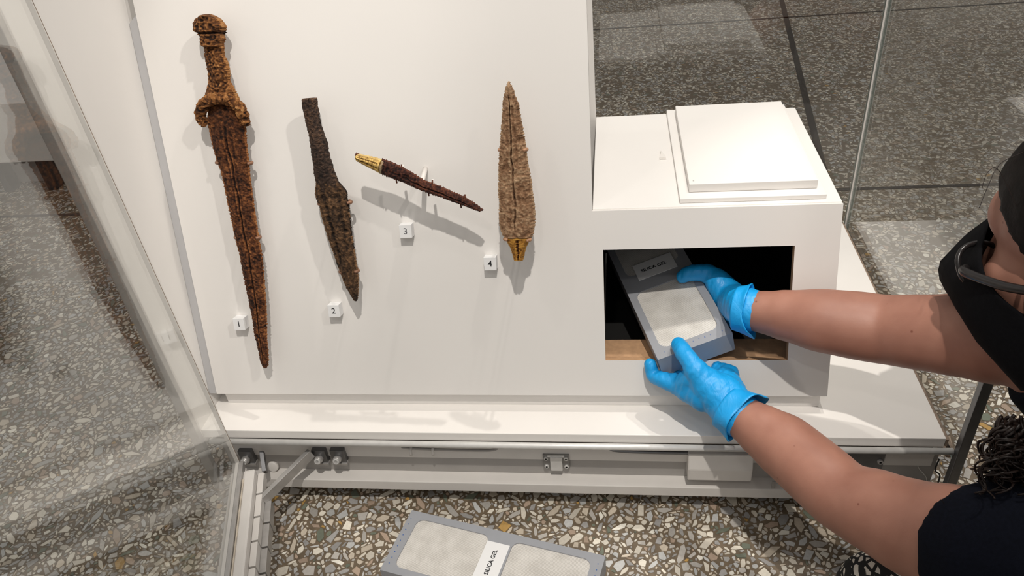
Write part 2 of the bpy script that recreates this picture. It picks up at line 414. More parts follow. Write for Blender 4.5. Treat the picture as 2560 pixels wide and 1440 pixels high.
def chips():
    rng = random.Random(3); nr = np.random.default_rng(3)
    x0, x1, y0, y1 = NEAR
    res = .0005
    W_, H_ = int((x1-x0)/res), int((y1-y0)/res)
    gx = x0+(np.arange(W_)+.5)*res; gy = y0+(np.arange(H_)+.5)*res
    X, Y = np.meshgrid(gx, gy)
    dx, dy, dz = X-CAM.x, Y-CAM.y, FZ-CAM.z
    zz = dx*FWD.x+dy*FWD.y+dz*FWD.z
    PXm = 1280+FPX*(dx*RGT.x+dy*RGT.y+dz*RGT.z)/zz; PYm = 720-FPX*(dx*UPV.x+dy*UPV.y+dz*UPV.z)/zz
    occ = ~((zz > .1) & (PXm > -160) & (PXm < 2720) & (PYm > 300) & (PYm < 1600))
    occ |= (X > CASEHOLE[0]) & (X < CASEHOLE[1]) & (Y > CASEHOLE[2]) & (Y < CASEHOLE[3])
    far = zz > 1.35
    del X, Y, dx, dy, PXm, PYm
    # outside the picture the chips are a texture: patch quads over the cement there
    st_ = 40; bm = bmesh.new()
    for i in range(0, H_, st_):
        for j in range(0, W_, st_):
            blk = occ[i:i+st_, j:j+st_]
            if blk.all():
                xa, ya, xb, yb_ = x0+j*res, y0+i*res, x0+min(W_, j+st_)*res, y0+min(H_, i+st_)*res
                bm.faces.new([bm.verts.new((a, b, FZ)) for a, b in ((xa, ya), (xb, ya), (xb, yb_), (xa, yb_))])
    bm_link('terrazzo_bed', bm, TERRAZZO, FLOOR, False)
    polys = []
    for lo_, hi_, per in ((.0070, .0100, .0011), (.0052, .0072, .00018), (.0037, .0052, .00005), (.0025, .0037, .000012), (.0016, .0025, .000007)):
        n = int((x1-x0)*(y1-y0)/per)
        cx = nr.uniform(x0, x1, n); cy = nr.uniform(y0, y1, n)
        ok = ~occ[np.clip(((cy-y0)/res).astype(int), 0, H_-1), np.clip(((cx-x0)/res).astype(int), 0, W_-1)]
        for x, y in zip(cx[ok], cy[ok]):
            j0, i0 = int((x-x0)/res), int((y-y0)/res)
            if occ[i0, j0] or (lo_ < .002 and far[i0, j0]): continue
            r = rng.uniform(lo_, hi_); el = rng.uniform(0, math.pi); st = rng.choice((1.05, 1.15, 1.3, 1.5, 1.8))
            ca, sa = math.cos(el), math.sin(el)
            k_ = rng.choice((4, 4, 5, 5, 6)); a0 = rng.uniform(0, 6.28); cl = []
            for k in range(k_):
                a = a0+2*math.pi*(k+rng.uniform(-.33, .33))/k_
                u_, v_ = r*math.cos(a)*st, r*math.sin(a)/st; cl.append((u_*ca-v_*sa, u_*sa+v_*ca))
            R = int(r*st/res)+2
            ja, jb, ia, ib = max(0, j0-R), min(W_, j0+R+1), max(0, i0-R), min(H_, i0+R+1)
            ux = (gx[ja:jb]-x)[None, :]; uy = (gy[ia:ib]-y)[:, None]
            m = None
            for k in range(k_):
                (ax, ay), (bx, by) = cl[k], cl[(k+1) % k_]
                L = math.hypot(bx-ax, by-ay) or 1e-9
                t = ((bx-ax)*(uy-ay)-(by-ay)*(ux-ax))/L > -.00042
                m = t if m is None else m & t
            if (occ[ia:ib, ja:jb] & m).any(): continue
            occ[ia:ib, ja:jb] |= m
            ar = abs(sum(cl[i][0]*cl[(i+1) % k_][1]-cl[(i+1) % k_][0]*cl[i][1] for i in range(k_)))/2
            if ar < 2e-6: continue
            d = V((x, y, FZ))-CAM; z = d.dot(FWD); px = 1280+FPX*d.dot(RGT)/z; py = 720-FPX*d.dot(UPV)/z
            vis = 0 < px < 2560 and 0 < py < 1440
            hid = (560 < px < 2380 and py < 1245) or (px > 2250 and py > 1180) or (960 < px < 1500 and py > 1290)
            polys.append((ar/(z*z) if vis and not hid else 0, x, y, cl))
    polys.sort(key=lambda p: -p[0])
    stops = CHIPCOL
    def colour():
        t = rng.random(); c = stops[0][1]
        for p, cc in stops:
            if t >= p: c = cc
        k = rng.uniform(.82, 1.16); return (c[0]*k, c[1]*k, c[2]*k)
    def build(lst):
        vs, fs, cs = [], [], []
        for _, x, y, cl in lst:
            b = len(vs); n = len(cl); c = colour()
            h = rng.uniform(.0001, .0004)
            vs += [(x+a, y+d_, FZ+h) for a, d_ in cl]+[(x+a*1.03, y+d_*1.03, FZ-.0009) for a, d_ in cl]
            fs.append(tuple(range(b, b+n))); cs.append(c)
            for i in range(n): fs.append((b+i, b+n+i, b+n+(i+1) % n, b+(i+1) % n)); cs.append(c)
        me = bpy.data.meshes.new('stone_chip'); me.from_pydata(vs, [], fs); me.update()
        bm = bmesh.new(); bm.from_mesh(me); bmesh.ops.recalc_face_normals(bm, faces=bm.faces[:])
        bm.to_mesh(me); bm.free()
        at_ = me.attributes.new('stone', 'FLOAT_COLOR', 'FACE')
        at_.data.foreach_set('color', [t for c in cs for t in (*c, 1)])
        return me
    print('n polys', len(polys))
    for p in polys[:300]: link('stone_chip', build([p]), CHIP, FLOOR, False)
    o = link('small_stone_chips', build(polys[300:]), CHIP, FLOOR, False); o['kind'] = 'stuff'
chips()

# ------------------------------------------------------------------ the display case
XL, XR, YB = -.5, .513, .535
case = thing('display_case', 'low white glass display case on a recessed grey base, seen open', 'display case', (0, .25, FZ))
boxobj('deck', (-.5, 0, -.0154), (.5, .525, 0), WHITE2, case, .0012)
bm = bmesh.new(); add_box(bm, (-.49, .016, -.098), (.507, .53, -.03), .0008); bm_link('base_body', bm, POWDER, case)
boxobj('deck_support', (-.49, .004, -.03), (.49, .52, -.0156), DARKIN, case, 0)
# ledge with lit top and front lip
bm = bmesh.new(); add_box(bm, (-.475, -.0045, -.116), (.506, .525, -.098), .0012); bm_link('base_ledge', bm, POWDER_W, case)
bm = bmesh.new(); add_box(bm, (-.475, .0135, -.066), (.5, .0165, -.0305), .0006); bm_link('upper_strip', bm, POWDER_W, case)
boxobj('foot_plinth', (-.44, .07, FZ), (.45, .5, -.116), BLACK, case, 0)
tube('front_rail', [(-.488, -.0058, -.0165), (.0, -.0058, -.0165), (.509, -.0058, -.0165)], .0044, STEEL, case, 20)
# side wall (opaque white) and corner posts
boxobj('side_wall', (-.509, -.003, -.03), (-.4995, .534, 1.05), WHITE, case, .0005)
boxobj('front_post', (-.512, -.012, -.115), (-.498, -.0032, 1.05), ALU, case, .001)
boxobj('front_post', (.5095, -.0165, -.12), (.5215, -.006, 1.05), DARKSTEEL, case, .0012)
boxobj('rear_post', (.508, .5335, -.03), (.517, .5425, 1.05), POWDER_W, case, .001)
def pane(name, lo, hi, parent, frame=None, edge=None):
    bm = bmesh.new(); add_box(bm, lo, hi, 0, 0, frame)
    bm.normal_update()
    ax = min(range(3), key=lambda i: hi[i]-lo[i])
    areas = sorted(((f.calc_area(), f.index, f) for f in bm.faces), key=lambda t: -t[0])
    for k, (a, i, f) in enumerate(areas): f.material_index = 0 if k < 2 else 1
    return bm_link(name, bm, [GLASS, edge or GLASSEDGE], parent)
pane('side_glass', (.5105, -.0058, -.03), (.5155, .5332, 1.04), case)
pane('back_glass', (-.4995, .5345, -.03), (.5075, .5395, 1.04), case)
boxobj('glass_channel', (.5065, .0, -.034), (.5195, .54, -.030), RUBBER, case, 0)
boxobj('deck_edging', (.5003, .0, -.013), (.5033, .525, -.002), RUBBER, case, 0)

def local(frame, name, parts, mat, parent, smooth=False):
    bm = bmesh.new()
    for lo, hi, bev in parts: add_box(bm, lo, hi, bev, 0, frame)
    return bm_link(name, bm, mat, parent, True, smooth)
def cyl(name, c, axis, r, h, mat, parent, n=18, hole=0):
    a = V(axis).normalized(); c = V(c)
    if not hole:
        return tube(name, [c, c+a*h*.75, c+a*h*.9, c+a*h], [r, r, r*.95, r*.8], mat, parent, n)
    vs, fs = tube_geo([c, c+a*h*.85, c+a*h, c+a*h, c+a*h*.35], [r, r, r*.93, hole, hole], n, True)
    return pd_link(name, vs, fs, mat, parent, True, False)
YF = .0155                                         # front face of the base body
def on_face(px, py, y=YF):
    return on_plane(px, py, V((0, y, 0)), V((0, 1, 0)))
# lock plate in the middle
p = on_face(1391, 1146); lk = local(Matrix.Translation(p), 'lock_plate', [((-.0185, -.0045, -.0155), (.0185, 0, .012), .0008)], plain('dull_steel', (.27, .265, .255), .4, .6, .1, 70), case)
local(Matrix.Translation(p), 'lock_cover', [((-.0085, -.0075, -.018), (.0085, -.002, .010), .0015), ((-.012, -.006, .0085), (.012, -.001, .0115), .0006)], STEEL, lk)
for sx in (-1, 1):
    for sz in (-.011, .005): cyl('screw', p+V((sx*.0140, -.0042, sz)), (0, -1, 0), .0032, .0022, STEEL, lk, 14, .0014)
# cable rods under the rail
a, b = on_face(1018, 1120, .008), on_face(1232, 1126, .008)
tube('cable_rod', spline([(a+V((-.002, .006, .004)), .0019), (a, .0019), (b-V((.006, 0, 0)), .0019), (b+V((.004, .006, .005)), .0019)], 5)[0], .0019, POWDER, case, 10)
for px in (1027, 1082):
    q = on_face(px, 1122, .006); tube('rod_peg', [q+V((0, .006, .002)), q+V((0, -.003, -.001)), q+V((0, -.004, -.009))], .0021, POWDER_W, case, 10)
a, b = on_face(1532, 1126, .008), on_face(1840, 1134, .008)
tube('cable_rod', spline([(a+V((-.002, .006, .005)), .0026), (a+V((.012, 0, -.001)), .0026), (b, .0026), (b+V((.05, 0, 0)), .0026)], 5)[0], .0026, DARKSTEEL, case, 10)
# white plastic box with a sloping lower half
a, b = on_face(1722, 1146, -.006), on_face(1884, 1152, -.006)
def cover_box():
    x0_, x1_ = a.x, b.x
    prof = [(-.003, -.033), (-.0085, -.0565), (-.0075, -.0780), (-.0055, -.0805), (YF, -.0805), (YF, -.033)]
    vs = [V((x, y, z)) for x in (x0_, x1_) for y, z in prof]; n = len(prof)
    fs = [tuple(range(n)), tuple(range(n, 2*n))]+[(i, (i+1) % n, n+(i+1) % n, n+i) for i in range(n)]
    bm = bmesh.new(); bv = [bm.verts.new(v) for v in vs]
    for f in fs: bm.faces.new([bv[i] for i in f])
    bmesh.ops.bevel(bm, geom=bm.edges[:], offset=.0009, segments=2, affect='EDGES')
    return bm_link('cover_box', bm, POWDER_W, case)
cb = cover_box()
q = on_plane(1732, 1146, V((0, -.0036, 0)), V((0, 1, 0))); cyl('screw_hole', q+V((0, .0005, 0)), (0, -1, .2), .0028, .001, BLACK, cb, 14)
# small L bracket
q = on_face(1936, 1206, -.0005); local(Matrix.Translation(q), 'small_bracket', [((-.0035, -.003, -.010), (.0, .0, .004), .0005), ((0, -.003, .001), (.0065, 0, .004), .0005)], ALU, case)
# dark plate with screws at the right
p0_, p1_ = on_face(2118, 1149), on_face(2212, 1150)
pl = local(Matrix.Identity(4), 'dark_plate', [((p0_.x-.03, YF-.003, -.075), (p1_.x-.002, YF, -.036), .0006)], DARKSTEEL, case)
for px, py in ((2200, 1153), (2213, 1188)):
    q = on_face(px, py, YF-.003); cyl('screw', q, (0, -1, 0), .0036, .003, STEEL, pl, 14, .0015)
q0, q1 = on_face(2295, 1146), on_face(2317, 1206)
tube('thin_wire', spline([(q0, .0006), (q0.lerp(q1, .3)+V((-.004, -.002, 0)), .0006), (q0.lerp(q1, .7)+V((.001, -.002, 0)), .0006), (q1, .0006)], 5)[0], .0006, STEEL, case, 6)
q0, q1 = on_face(2348, 1148), on_face(2345, 1208)
tube('thin_wire', spline([(q0, .0011), (q0.lerp(q1, .4)+V((-.005, -.002, 0)), .0011), (q0.lerp(q1, .6)+V((.001, -.002, 0)), .0011), (q1, .0011)], 5)[0], .0011, BLACK, case, 6)
# hinge brackets and arms at the left
HB = []
for px, py in ((800, 1134), (846, 1134), (617, 1136)):
    q = on_face(px, py, .010)
    br = local(Matrix.Translation(q), 'hinge_block', [((-.0105, -.004, -.014), (.0105, .006, .010), .001)], DARKSTEEL, case)
    tube('bolt_barrel', [q+V((-.001, -.002, -.006)), q+V((-.001, -.006, -.0055)), q+V((.0, -.0125, -.002))], [.0065, .0062, .0055], ALU, br, 16)
    cyl('bolt_head', q+V((.0, -.0125, -.002)), (0, -1, .25), .0046, .0022, STEEL, br, 16, .0024)
    local(Matrix.Translation(q), 'clamp_foot', [((-.0115, -.006, -.0185), (.0115, .005, -.0145), .0008)], ALU, br)
def bar(name, a, b, wdt, th, mat, parent, up=V((0, 0, 1))):
    a, b = V(a), V(b); t = (b-a); L = t.length; t.normalize(); s = up.cross(t).normalized(); u_ = t.cross(s)
    Mx = Matrix((t, s, u_)).transposed().to_4x4(); Mx.translation = a
    return local(Mx, name, [((0, -th/2, -wdt/2), (L, th/2, wdt/2), .0006)], mat, parent)

# ------------------------------------------------------------------ the opened glass door
A_, B_ = at(597, 1156, -.04), at(560, 1440, -.04)
DD = (B_-A_); DD.z = 0; DD.normalize(); DM = V((-DD.y, DD.x, 0))      # along, and towards the camera side
if DM.x < 0: DM = -DM
DF = Matrix((DD, DM, V((0, 0, 1)))).transposed().to_4x4(); DF.translation = V((A_.x, A_.y, 0))
door = thing('glass_door', 'tall hinged glass door of the case, swung open toward the viewer', 'glass door', (A_.x, A_.y, -.1))
pane('door_glass', (0, -.0044, -.04), (.98, 0, 1.02), door, DF, POWDER_W)
local(DF, 'edge_seal', [((-.0022, -.0048, -.04), (-.0002, .0004, 1.02), .0004)], POWDER_W, door)
local(DF, 'seal_line', [((-.0030, -.0004, -.04), (-.0023, .0006, 1.02), 0)], RUBBER, door)
local(DF, 'glass_shoe', [((-.002, -.009, -.052), (.98, .006, -.0405), .0008)], ALU, door)
local(DF, 'door_rail', [((.012, .0055, -.073), (.98, .0225, -.046), .0035), ((.0, -.004, -.072), (.98, .007, -.0525), .001)], POWDER_W, door)
local(DF, 'rail_seal', [((.03, .0066, -.0455), (.98, .0085, -.0442), 0)], plain('cream_seal', (.62, .55, .45), .8, 0, .2, 80), door)
xs = .012
for i in range(16):
    L = .040
    local(DF, 'hinge_knuckle', [((xs, .023, -.074), (xs+L-.003, .0315, -.058), .0005)], POWDER_W, door)
    local(DF, 'hinge_leaf', [((xs+.018+.024, .0318, -.090), (xs+.018+.024+L-.003, .0405, -.072), .0005)], ALU, door)
    xs += L
bar('hinge_arm', DF @ V((.055, .030, -.068)), on_face(778, 1132, .004), .016, .007, ALU, case)
bar('hinge_arm', DF @ V((.004, .030, -.066)), on_face(655, 1130, .006), .012, .006, DARKSTEEL, case)
q = on_face(683, 1167, .012); cyl('rubber_stop', q+V((0, .003, 0)), (0, -1, .3), .0085, .006, POWDER_W, case, 18)

# ------------------------------------------------------------------ the sloped mount: upright board and box in one front
XPL, XP, XB2, H1, YBK = -.4867, .0668, .3643, .2734, .4102
def vv(z): return (z-.0271)/math.cos(TILT)
VT = vv(H1)
mount = thing('display_mount', 'white sloped backboard with a low box at its right, standing on the case deck', 'display mount', (0, .2, 0))
TH = .011
HX0, HX1 = panel_uv(1507.5, 625)[0], panel_uv(1987, 617)[0]
HV0, HV1 = panel_uv(1514, 901)[1], panel_uv(1507, 625)[1]
def front_board():
    outer = [(XPL, 0), (XB2, 0), (XB2, VT), (XP, VT), (XP, .62), (XPL, .62)]
    hole = [(HX0, HV0), (HX1, HV0), (HX1, HV1), (HX0, HV1)]
    xsn = sorted({XPL, XP, HX0, HX1, XB2}); ysn = sorted({0, HV0, HV1, VT, .62})
    bm = bmesh.new(); vc = {}
    def vert(u_, v_, h):
        k = (round(u_, 6), round(v_, 6), h)
        if k not in vc: vc[k] = bm.verts.new(panel_pt(u_, v_, h))
        return vc[k]
    def inside(u_, v_):
        if u_ > XP and v_ > VT: return False
        if HX0 < u_ < HX1 and HV0 < v_ < HV1: return False
        return True
    def ishole(u_, v_): return HX0 < u_ < HX1 and HV0 < v_ < HV1
    for i in range(len(xsn)-1):
        for j in range(len(ysn)-1):
            u0, u1, v0, v1 = xsn[i], xsn[i+1], ysn[j], ysn[j+1]
            if not inside((u0+u1)/2, (v0+v1)/2): continue
            bm.faces.new([vert(u0, v0, 0), vert(u1, v0, 0), vert(u1, v1, 0), vert(u0, v1, 0)])
            f = bm.faces.new([vert(u0, v0, -TH), vert(u0, v1, -TH), vert(u1, v1, -TH), vert(u1, v0, -TH)])
            for (a0, b0, a1, b1, nu, nv) in ((u0, v0, u1, v0, (u0+u1)/2, v0-1e-4), (u1, v0, u1, v1, u1+1e-4, (v0+v1)/2), (u1, v1, u0, v1, (u0+u1)/2, v1+1e-4), (u0, v1, u0, v0, u0-1e-4, (v0+v1)/2)):
                out = not inside(nu, nv) or nu < XPL or nu > XB2 or nv < 0 or nv > .62
                if out:
                    f = bm.faces.new([vert(a0, b0, 0), vert(a0, b0, -TH), vert(a1, b1, -TH), vert(a1, b1, 0)])
                    if ishole(nu, nv): f.material_index = 1
    es = [e for e in bm.edges if len(e.link_faces) == 2 and e.calc_face_angle(0) > .5 and not any(f.material_index for f in e.link_faces)]
    bmesh.ops.bevel(bm, geom=es, offset=.0011, segments=2, affect='EDGES')
    return bm_link('front_board', bm, [WHITE, MDF], mount)
front_board()
g = .0004
yt = PP0.y + (H1-.0271)*math.tan(TILT)
boxobj('box_top', (XP+.0002, yt+TH*.5, H1-.010), (XB2, YBK, H1), WHITE, mount, .0009)
boxobj('box_side', (XB2-.010, PP0.y+TH+.004, .028), (XB2, YBK, H1-.0102), WHITE, mount, .0005)
def slanted(name, x0_, x1_, mat):
    # side board whose front edge follows the slope
    prof = [(PP0.y+TH/math.cos(TILT)+g, .0275), (YBK, .0275), (YBK, H1-.0103), (yt+TH/math.cos(TILT)+g, H1-.0103)]
    vs = [V((x, y, z)) for x in (x0_, x1_) for y, z in prof]
    fs = [(0, 1, 2, 3), (4, 5, 6, 7), (0, 1, 5, 4), (1, 2, 6, 5), (2, 3, 7, 6), (3, 0, 4, 7)]
    return pd_link(name, vs, fs, mat, mount)
bpy.data.objects.remove([o for o in mount.children if o.name.startswith('box_side')][0])
slanted('box_side', XB2-.010, XB2-.0002, WHITE)
slanted('shade_lining', XB2-.0135, XB2-.0103, SHADEIN)
slanted('shade_lining', XP+.002, XP+.010, SHADEIN)
boxobj('box_back', (XP+.010, YBK-.010, .0275), (XB2-.0137, YBK-.0002, H1-.0103), SHADEIN, mount, 0)
fz_ = HV0*math.cos(TILT)+.0271-.006
fy0, fy1 = PP0.y+(fz_-.0271)*math.tan(TILT)+TH/math.cos(TILT)+.001, at(1530, 849, fz_).y
boxobj('box_floor', (XP+.0102, fy0, fz_-.005), (XB2-.0137, fy1, fz_), MDF, mount, .0004)
boxobj('box_bottom', (XP+.0102, PP0.y+TH+.008, .0277), (XB2-.0137, YBK-.0105, .0300), SHADEIN, mount, 0)
boxobj('shade_under_top', (XP+.0102, yt+TH+.006, H1-.0135), (XB2-.0137, YBK-.0105, H1-.0104), SHADEIN, mount, 0)
boxobj('mount_foot', (-.4809, .0555, 0.0002), (.359, .0665, .0300), WHITE, mount, .0004)
boxobj('mount_foot_side', (.349, .0670, 0.0002), (.359, .40, .0272), WHITE, mount, .0004)
# grey strip, painted shade between the board's left edge and the side wall
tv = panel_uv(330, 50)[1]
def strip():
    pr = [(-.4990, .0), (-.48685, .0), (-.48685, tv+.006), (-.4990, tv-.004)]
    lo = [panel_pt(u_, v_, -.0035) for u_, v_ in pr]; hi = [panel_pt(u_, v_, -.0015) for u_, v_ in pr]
    return pd_link('shade_strip', lo+hi, [(0, 1, 2, 3), (4, 5, 6, 7), (0, 1, 5, 4), (1, 2, 6, 5), (2, 3, 7, 6), (3, 0, 4, 7)], SHADEG, mount)
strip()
boxobj('mount_back', (-.4809, .40, .0002), (XP, .41, .62), WHITE, mount, .0004)

# lids on the box top
lid = thing('lid_board', 'larger thin white board lying flat on the box top under another board', 'board', (.26, .27, H1))
boxobj('board', (.1745, .1305, H1+.0003), (.3475, .409, H1+.0062), WHITE, lid, .0006)
lid2 = thing('lid_board', 'smaller white board stacked on the larger board, tiny hole in its corner', 'board', (.26, .27, H1+.0062))
boxobj('board', (.1865, .1465, H1+.0066), (.3395, .3945, H1+.0177), WHITE, lid2, .0006)
q = at(1733.5, 452, H1+.0177); cyl('pilot_hole', q-V((0, 0, .0012)), (0, 0, 1), .0011, .00135, POWDER, lid2, 10)
# small milky peg lying on the box top
q = at(1656, 392, H1); peg = thing('plastic_peg', 'small milky plastic peg lying on the white box top', 'peg', q)
bm = bmesh.new()
prof = [(-.0045, -.009), (.0048, -.009), (.0046, -.004), (.002, .004), (-.001, .012), (-.0028, .0125), (-.0022, .004), (-.0042, -.002)]
lo = [bm.verts.new(q+V((x, y, .0004))) for x, y in prof]; hi = [bm.verts.new(q+V((x*.8, y*.95, .0038))) for x, y in prof]
bm.faces.new(lo); bm.faces.new(hi)
for i in range(len(prof)): bm.faces.new((lo[i], lo[(i+1) % len(prof)], hi[(i+1) % len(prof)], hi[i]))
bm_link('peg_body', bm, ACRYL, peg)

# ------------------------------------------------------------------ text
def text(name, s, mat, parent, Mx, size, off=0, align='CENTER'):
    c = bpy.data.curves.new(name, 'FONT'); c.body = s; c.size = size; c.align_x = align; c.align_y = 'CENTER'; c.offset = off; c.extrude = .00004; c.resolution_u = 3
    o = bpy.data.objects.new(name+'_raw', c); COL.objects.link(o)
    dg = bpy.context.evaluated_depsgraph_get(); me = bpy.data.meshes.new_from_object(o.evaluated_get(dg)); me.name = name
    bpy.data.objects.remove(o); bpy.data.curves.remove(c)
    me.materials.clear(); me.transform(Mx)
    return link(name, me, mat, parent, True)

# ------------------------------------------------------------------ number blocks
PF = Matrix((PX, PU, PN)).transposed().to_4x4()
def number_block(n, px, py, label, numeral_mat):
    hgt = .0135
    u_, v_ = panel_uv(px, py, hgt)
    t = thing('number_block', label, 'number label', panel_pt(u_, v_, 0), 'numbered blocks on the backboard')
    F = PF.copy(); F.translation = panel_pt(u_, v_, 0)
    local(F, 'block', [((-.0079, -.0086, .0002), (.0079, .0086, hgt), .0003)], LABELW, t)
    T = F @ Matrix.Translation((0, 0, hgt+.00006))
    text('numeral', n, numeral_mat, t, T, .0115, .00012)
number_block('1', 597, 811, 'white block numbered 1 beside the tip of the long hilted sword', PRINT)
number_block('2', 834, 778, 'white block numbered 2 left of the dark spearhead point', PRINT)
number_block('3', 1013.5, 579, 'white block numbered 3 below the gold-hilted dagger', PRINTG)
number_block('4', 1225, 660, 'white block numbered 4 left of the tan blade tang', PRINT)

# ------------------------------------------------------------------ corroded blades
def resample(rows, n):
    """rows of (left point, right point) in panel uv -> n evenly spaced rows"""
    mid = [((a[0]+b[0])/2, (a[1]+b[1])/2) for a, b in rows]
    s = [0]
    for i in range(1, len(mid)): s.append(s[-1]+math.dist(mid[i], mid[i-1]))
    arr = np.array([[*a, *b] for a, b in rows]); t = np.linspace(0, s[-1], n)
    return np.stack([np.interp(t, s, arr[:, k]) for k in range(4)], 1)
def corroded(name, rows, h, thick, mat, parent, n=160, m=34, prof='lens', rough=.0012, edge=.0010, groove=None, seed=0, ns=170, pits=.0):
    R = resample(rows, n); vs, fs = [], []
    so = V((seed*3.1, seed*1.7, seed*.9))
    front, back = [], []
    for i in range(n):
        e = min(1, i/3, (n-1-i)/3)**.5 if prof != 'open' else 1
        wdt = math.dist(R[i, :2], R[i, 2:])
        for side in (0, 1):
            row = []
            for j in range(m):
                s = j/(m-1)
                x = R[i, 0]*(1-s)+R[i, 2]*s; y = R[i, 1]*(1-s)+R[i, 3]*s
                c = abs(2*s-1)
                if prof == 'tube' : p = math.sqrt(max(0, 1-c*c))
                elif prof == 'slab': p = min(1, (1-c)*5)**.5
                else: p = (1-c**2.2)**.8
                q = V((x, y, side*.05))+so
                nz = noise.noise(q*ns)*.6+noise.noise(q*ns*2.3)*.4+noise.noise(q*ns*.35)*.6
                cr = max(0, noise.noise(q*ns*.55+V((5, 2, 1)))-.22)
                hh = thick*p*(1 if side == 0 else -.55)*max(e, .25)*min(1, wdt/thick*.9+.2)
                if side == 0:
                    hh += (nz*rough*1.55-cr*pits*1.6)*(p**.3 if p > 0 else 0)
                    if groove:
                        for (gs, gw, gd, g0, g1) in groove:
                            f = i/(n-1)
                            if g0 < f < g1:
                                wob = gs+.05*noise.noise(V((f*14+seed, gs*9, 0)))
                                hh -= 1.5*gd*math.exp(-((s-wob)/gw)**2)*min(1, (f-g0)*12, (g1-f)*12)*(0.7+.6*noise.noise(V((f*40, 3+gs, seed))))
                # ragged edge
                ed = 1.5*edge*(noise.noise(V((i*.42, (j > m/2)*7+seed, 0)))+.7*noise.noise(V((i*1.1, (j > m/2)*11+seed, 3))))*(c**3)*(1 if s > .5 else -1)
                dx, dy = R[i, 2]-R[i, 0], R[i, 3]-R[i, 1]; L = math.hypot(dx, dy) or 1
                row.append(len(vs)); vs.append(panel_pt(x+dx/L*ed, y+dy/L*ed, h+hh))
            (front if side == 0 else back).append(row)
    for i in range(n-1):
        for j in range(m-1):
            fs.append((front[i][j], front[i][j+1], front[i+1][j+1], front[i+1][j]))
            fs.append((back[i][j], back[i+1][j], back[i+1][j+1], back[i][j+1]))
        for j in (0, m-1):
            fs.append((front[i][j], front[i+1][j], back[i+1][j], back[i][j]))
    for i in (0, n-1):
        for j in range(m-1): fs.append((front[i][j], front[i][j+1], back[i][j+1], back[i][j]))
    return pd_link(name, vs, fs, mat, parent, True, False)
def rows_y(lst, h): return [(panel_uv(a, y, h), panel_uv(b, y, h)) for y, a, b in lst]
def lump_tube(name, pts, h, mat, parent, rough=.0016, seed=0, n=18):
    P, R = spline([(panel_pt(*panel_uv(px, py, h), h+dh), r) for px, py, dh, r in pts], 10)
    vs, fs = tube_geo(P, R, n)
    vs = [v+ (V((noise.noise(v*190+V((seed, 0, 0))), noise.noise(v*190+V((0, seed+4, 0))), noise.noise(v*190+V((0, 0, seed+8)))))
              + .6*V((noise.noise(v*420), noise.noise(v*420+V((3, 3, 3))), noise.noise(v*420+V((7, 7, 7))))))*rough for v in vs]
    return pd_link(name, vs, fs, mat, parent, True, False)
def clips(lst, h, label, mat=CLIP):
    """prongs that hold a blade off the board: shaft to the board plus a bent claw"""
    pts = [(panel_uv(px, py, h+dh), dh, sgn) for px, py, dh, sgn in lst]
    c = pts[0][0]
    t = thing('blade_mount', label, 'mount', panel_pt(c[0], c[1], 0), 'prong mounts on the backboard')
    for (u_, v_), dh, sgn in pts:
        a = panel_pt(u_-sgn*.012, v_-.004, .0004); b = panel_pt(u_-sgn*.010, v_-.002, h-.0085); b2 = panel_pt(u_-sgn*.003, v_, h-.007); c1 = panel_pt(u_+sgn*.0004, v_, h+dh-.001); d = panel_pt(u_-sgn*.0036, v_-.0002, h+dh+.0028)
        P, R = spline([(a, .0016), (b, .0016), (b2, .0018), (c1, .0022), (d, .0019)], 5)
        tube('prong', P, R, mat, t, 10)
    return t

# 1: long sword with hilt
h = .022
sw = thing('ancient_sword', 'longest rusted iron sword with horseshoe guard and knobbed hilt, above block 1', 'sword', panel_pt(*panel_uv(580, 400, h), h))
corroded('blade', rows_y([(262, 522, 600), (285, 519, 608), (305, 516, 615), (325, 523, 616), (345, 526, 617), (365, 531, 619), (385, 536, 621), (405, 543, 624), (430, 552, 625), (460, 559, 629), (490, 565, 633), (520, 571, 637), (550, 578, 642), (580, 584, 646), (605, 590, 650), (630, 597, 655), (645, 600, 657), (680, 606, 660), (700, 610, 662), (740, 619, 665), (770, 625, 667), (800, 631, 668), (830, 634, 668), (860, 642, 669), (880, 646, 672), (900, 650, 672), (912, 654, 671), (920, 661, 667)], h),
         h, .0050, RUST1B, sw, 330, 36, 'lens', .0011, .0012, [(.47, .035, .0034, .05, .97), (.36, .05, .0010, .03, .45), (.60, .05, .0010, .05, .4)], 1, 170, .004)
corroded('grip', rows_y([(112, 512, 562), (125, 514, 562), (140, 515, 563), (150, 517, 570), (165, 520, 574), (180, 522, 577), (195, 524, 577), (203, 523, 577), (215, 522, 585), (225, 518, 590), (238, 513, 597), (250, 512, 602), (262, 520, 600)], h),
         h+.001, .0105, RUST1, sw, 110, 34, 'tube', .0027, .0010, None, 2, 150, .005)
corroded('pommel', rows_y([(35, 516, 528), (40, 505, 540), (48, 493, 554), (56, 487, 561), (65, 486, 567), (73, 487, 568), (80, 494, 564), (90, 503, 562), (100, 506, 565), (107, 506, 560), (118, 512, 561)], h),
         h+.001, .0165, RUST1, sw, 60, 34, 'tube', .0036, .0010, [(.5, .8, .006, .48, .62)], 3, 150, .006)
lump_tube('guard', [(517, 312, .001, .0052), (509, 300, .003, .0066), (507, 280, .005, .0066), (516, 262, .007, .0070), (534, 248, .009, .0070), (556, 243, .010, .0068), (578, 246, .009, .0066), (597, 259, .008, .0064), (609, 276, .006, .0066), (615, 294, .004, .0062), (614, 310, .002, .0052)], h, RUST1, sw, .0024, 2)
clips([(541, 407, -.001, -1), (627, 408, .001, 1), (588, 594, -.001, -1), (648, 594, .001, 1)], h, 'brown prongs gripping the long hilted sword')

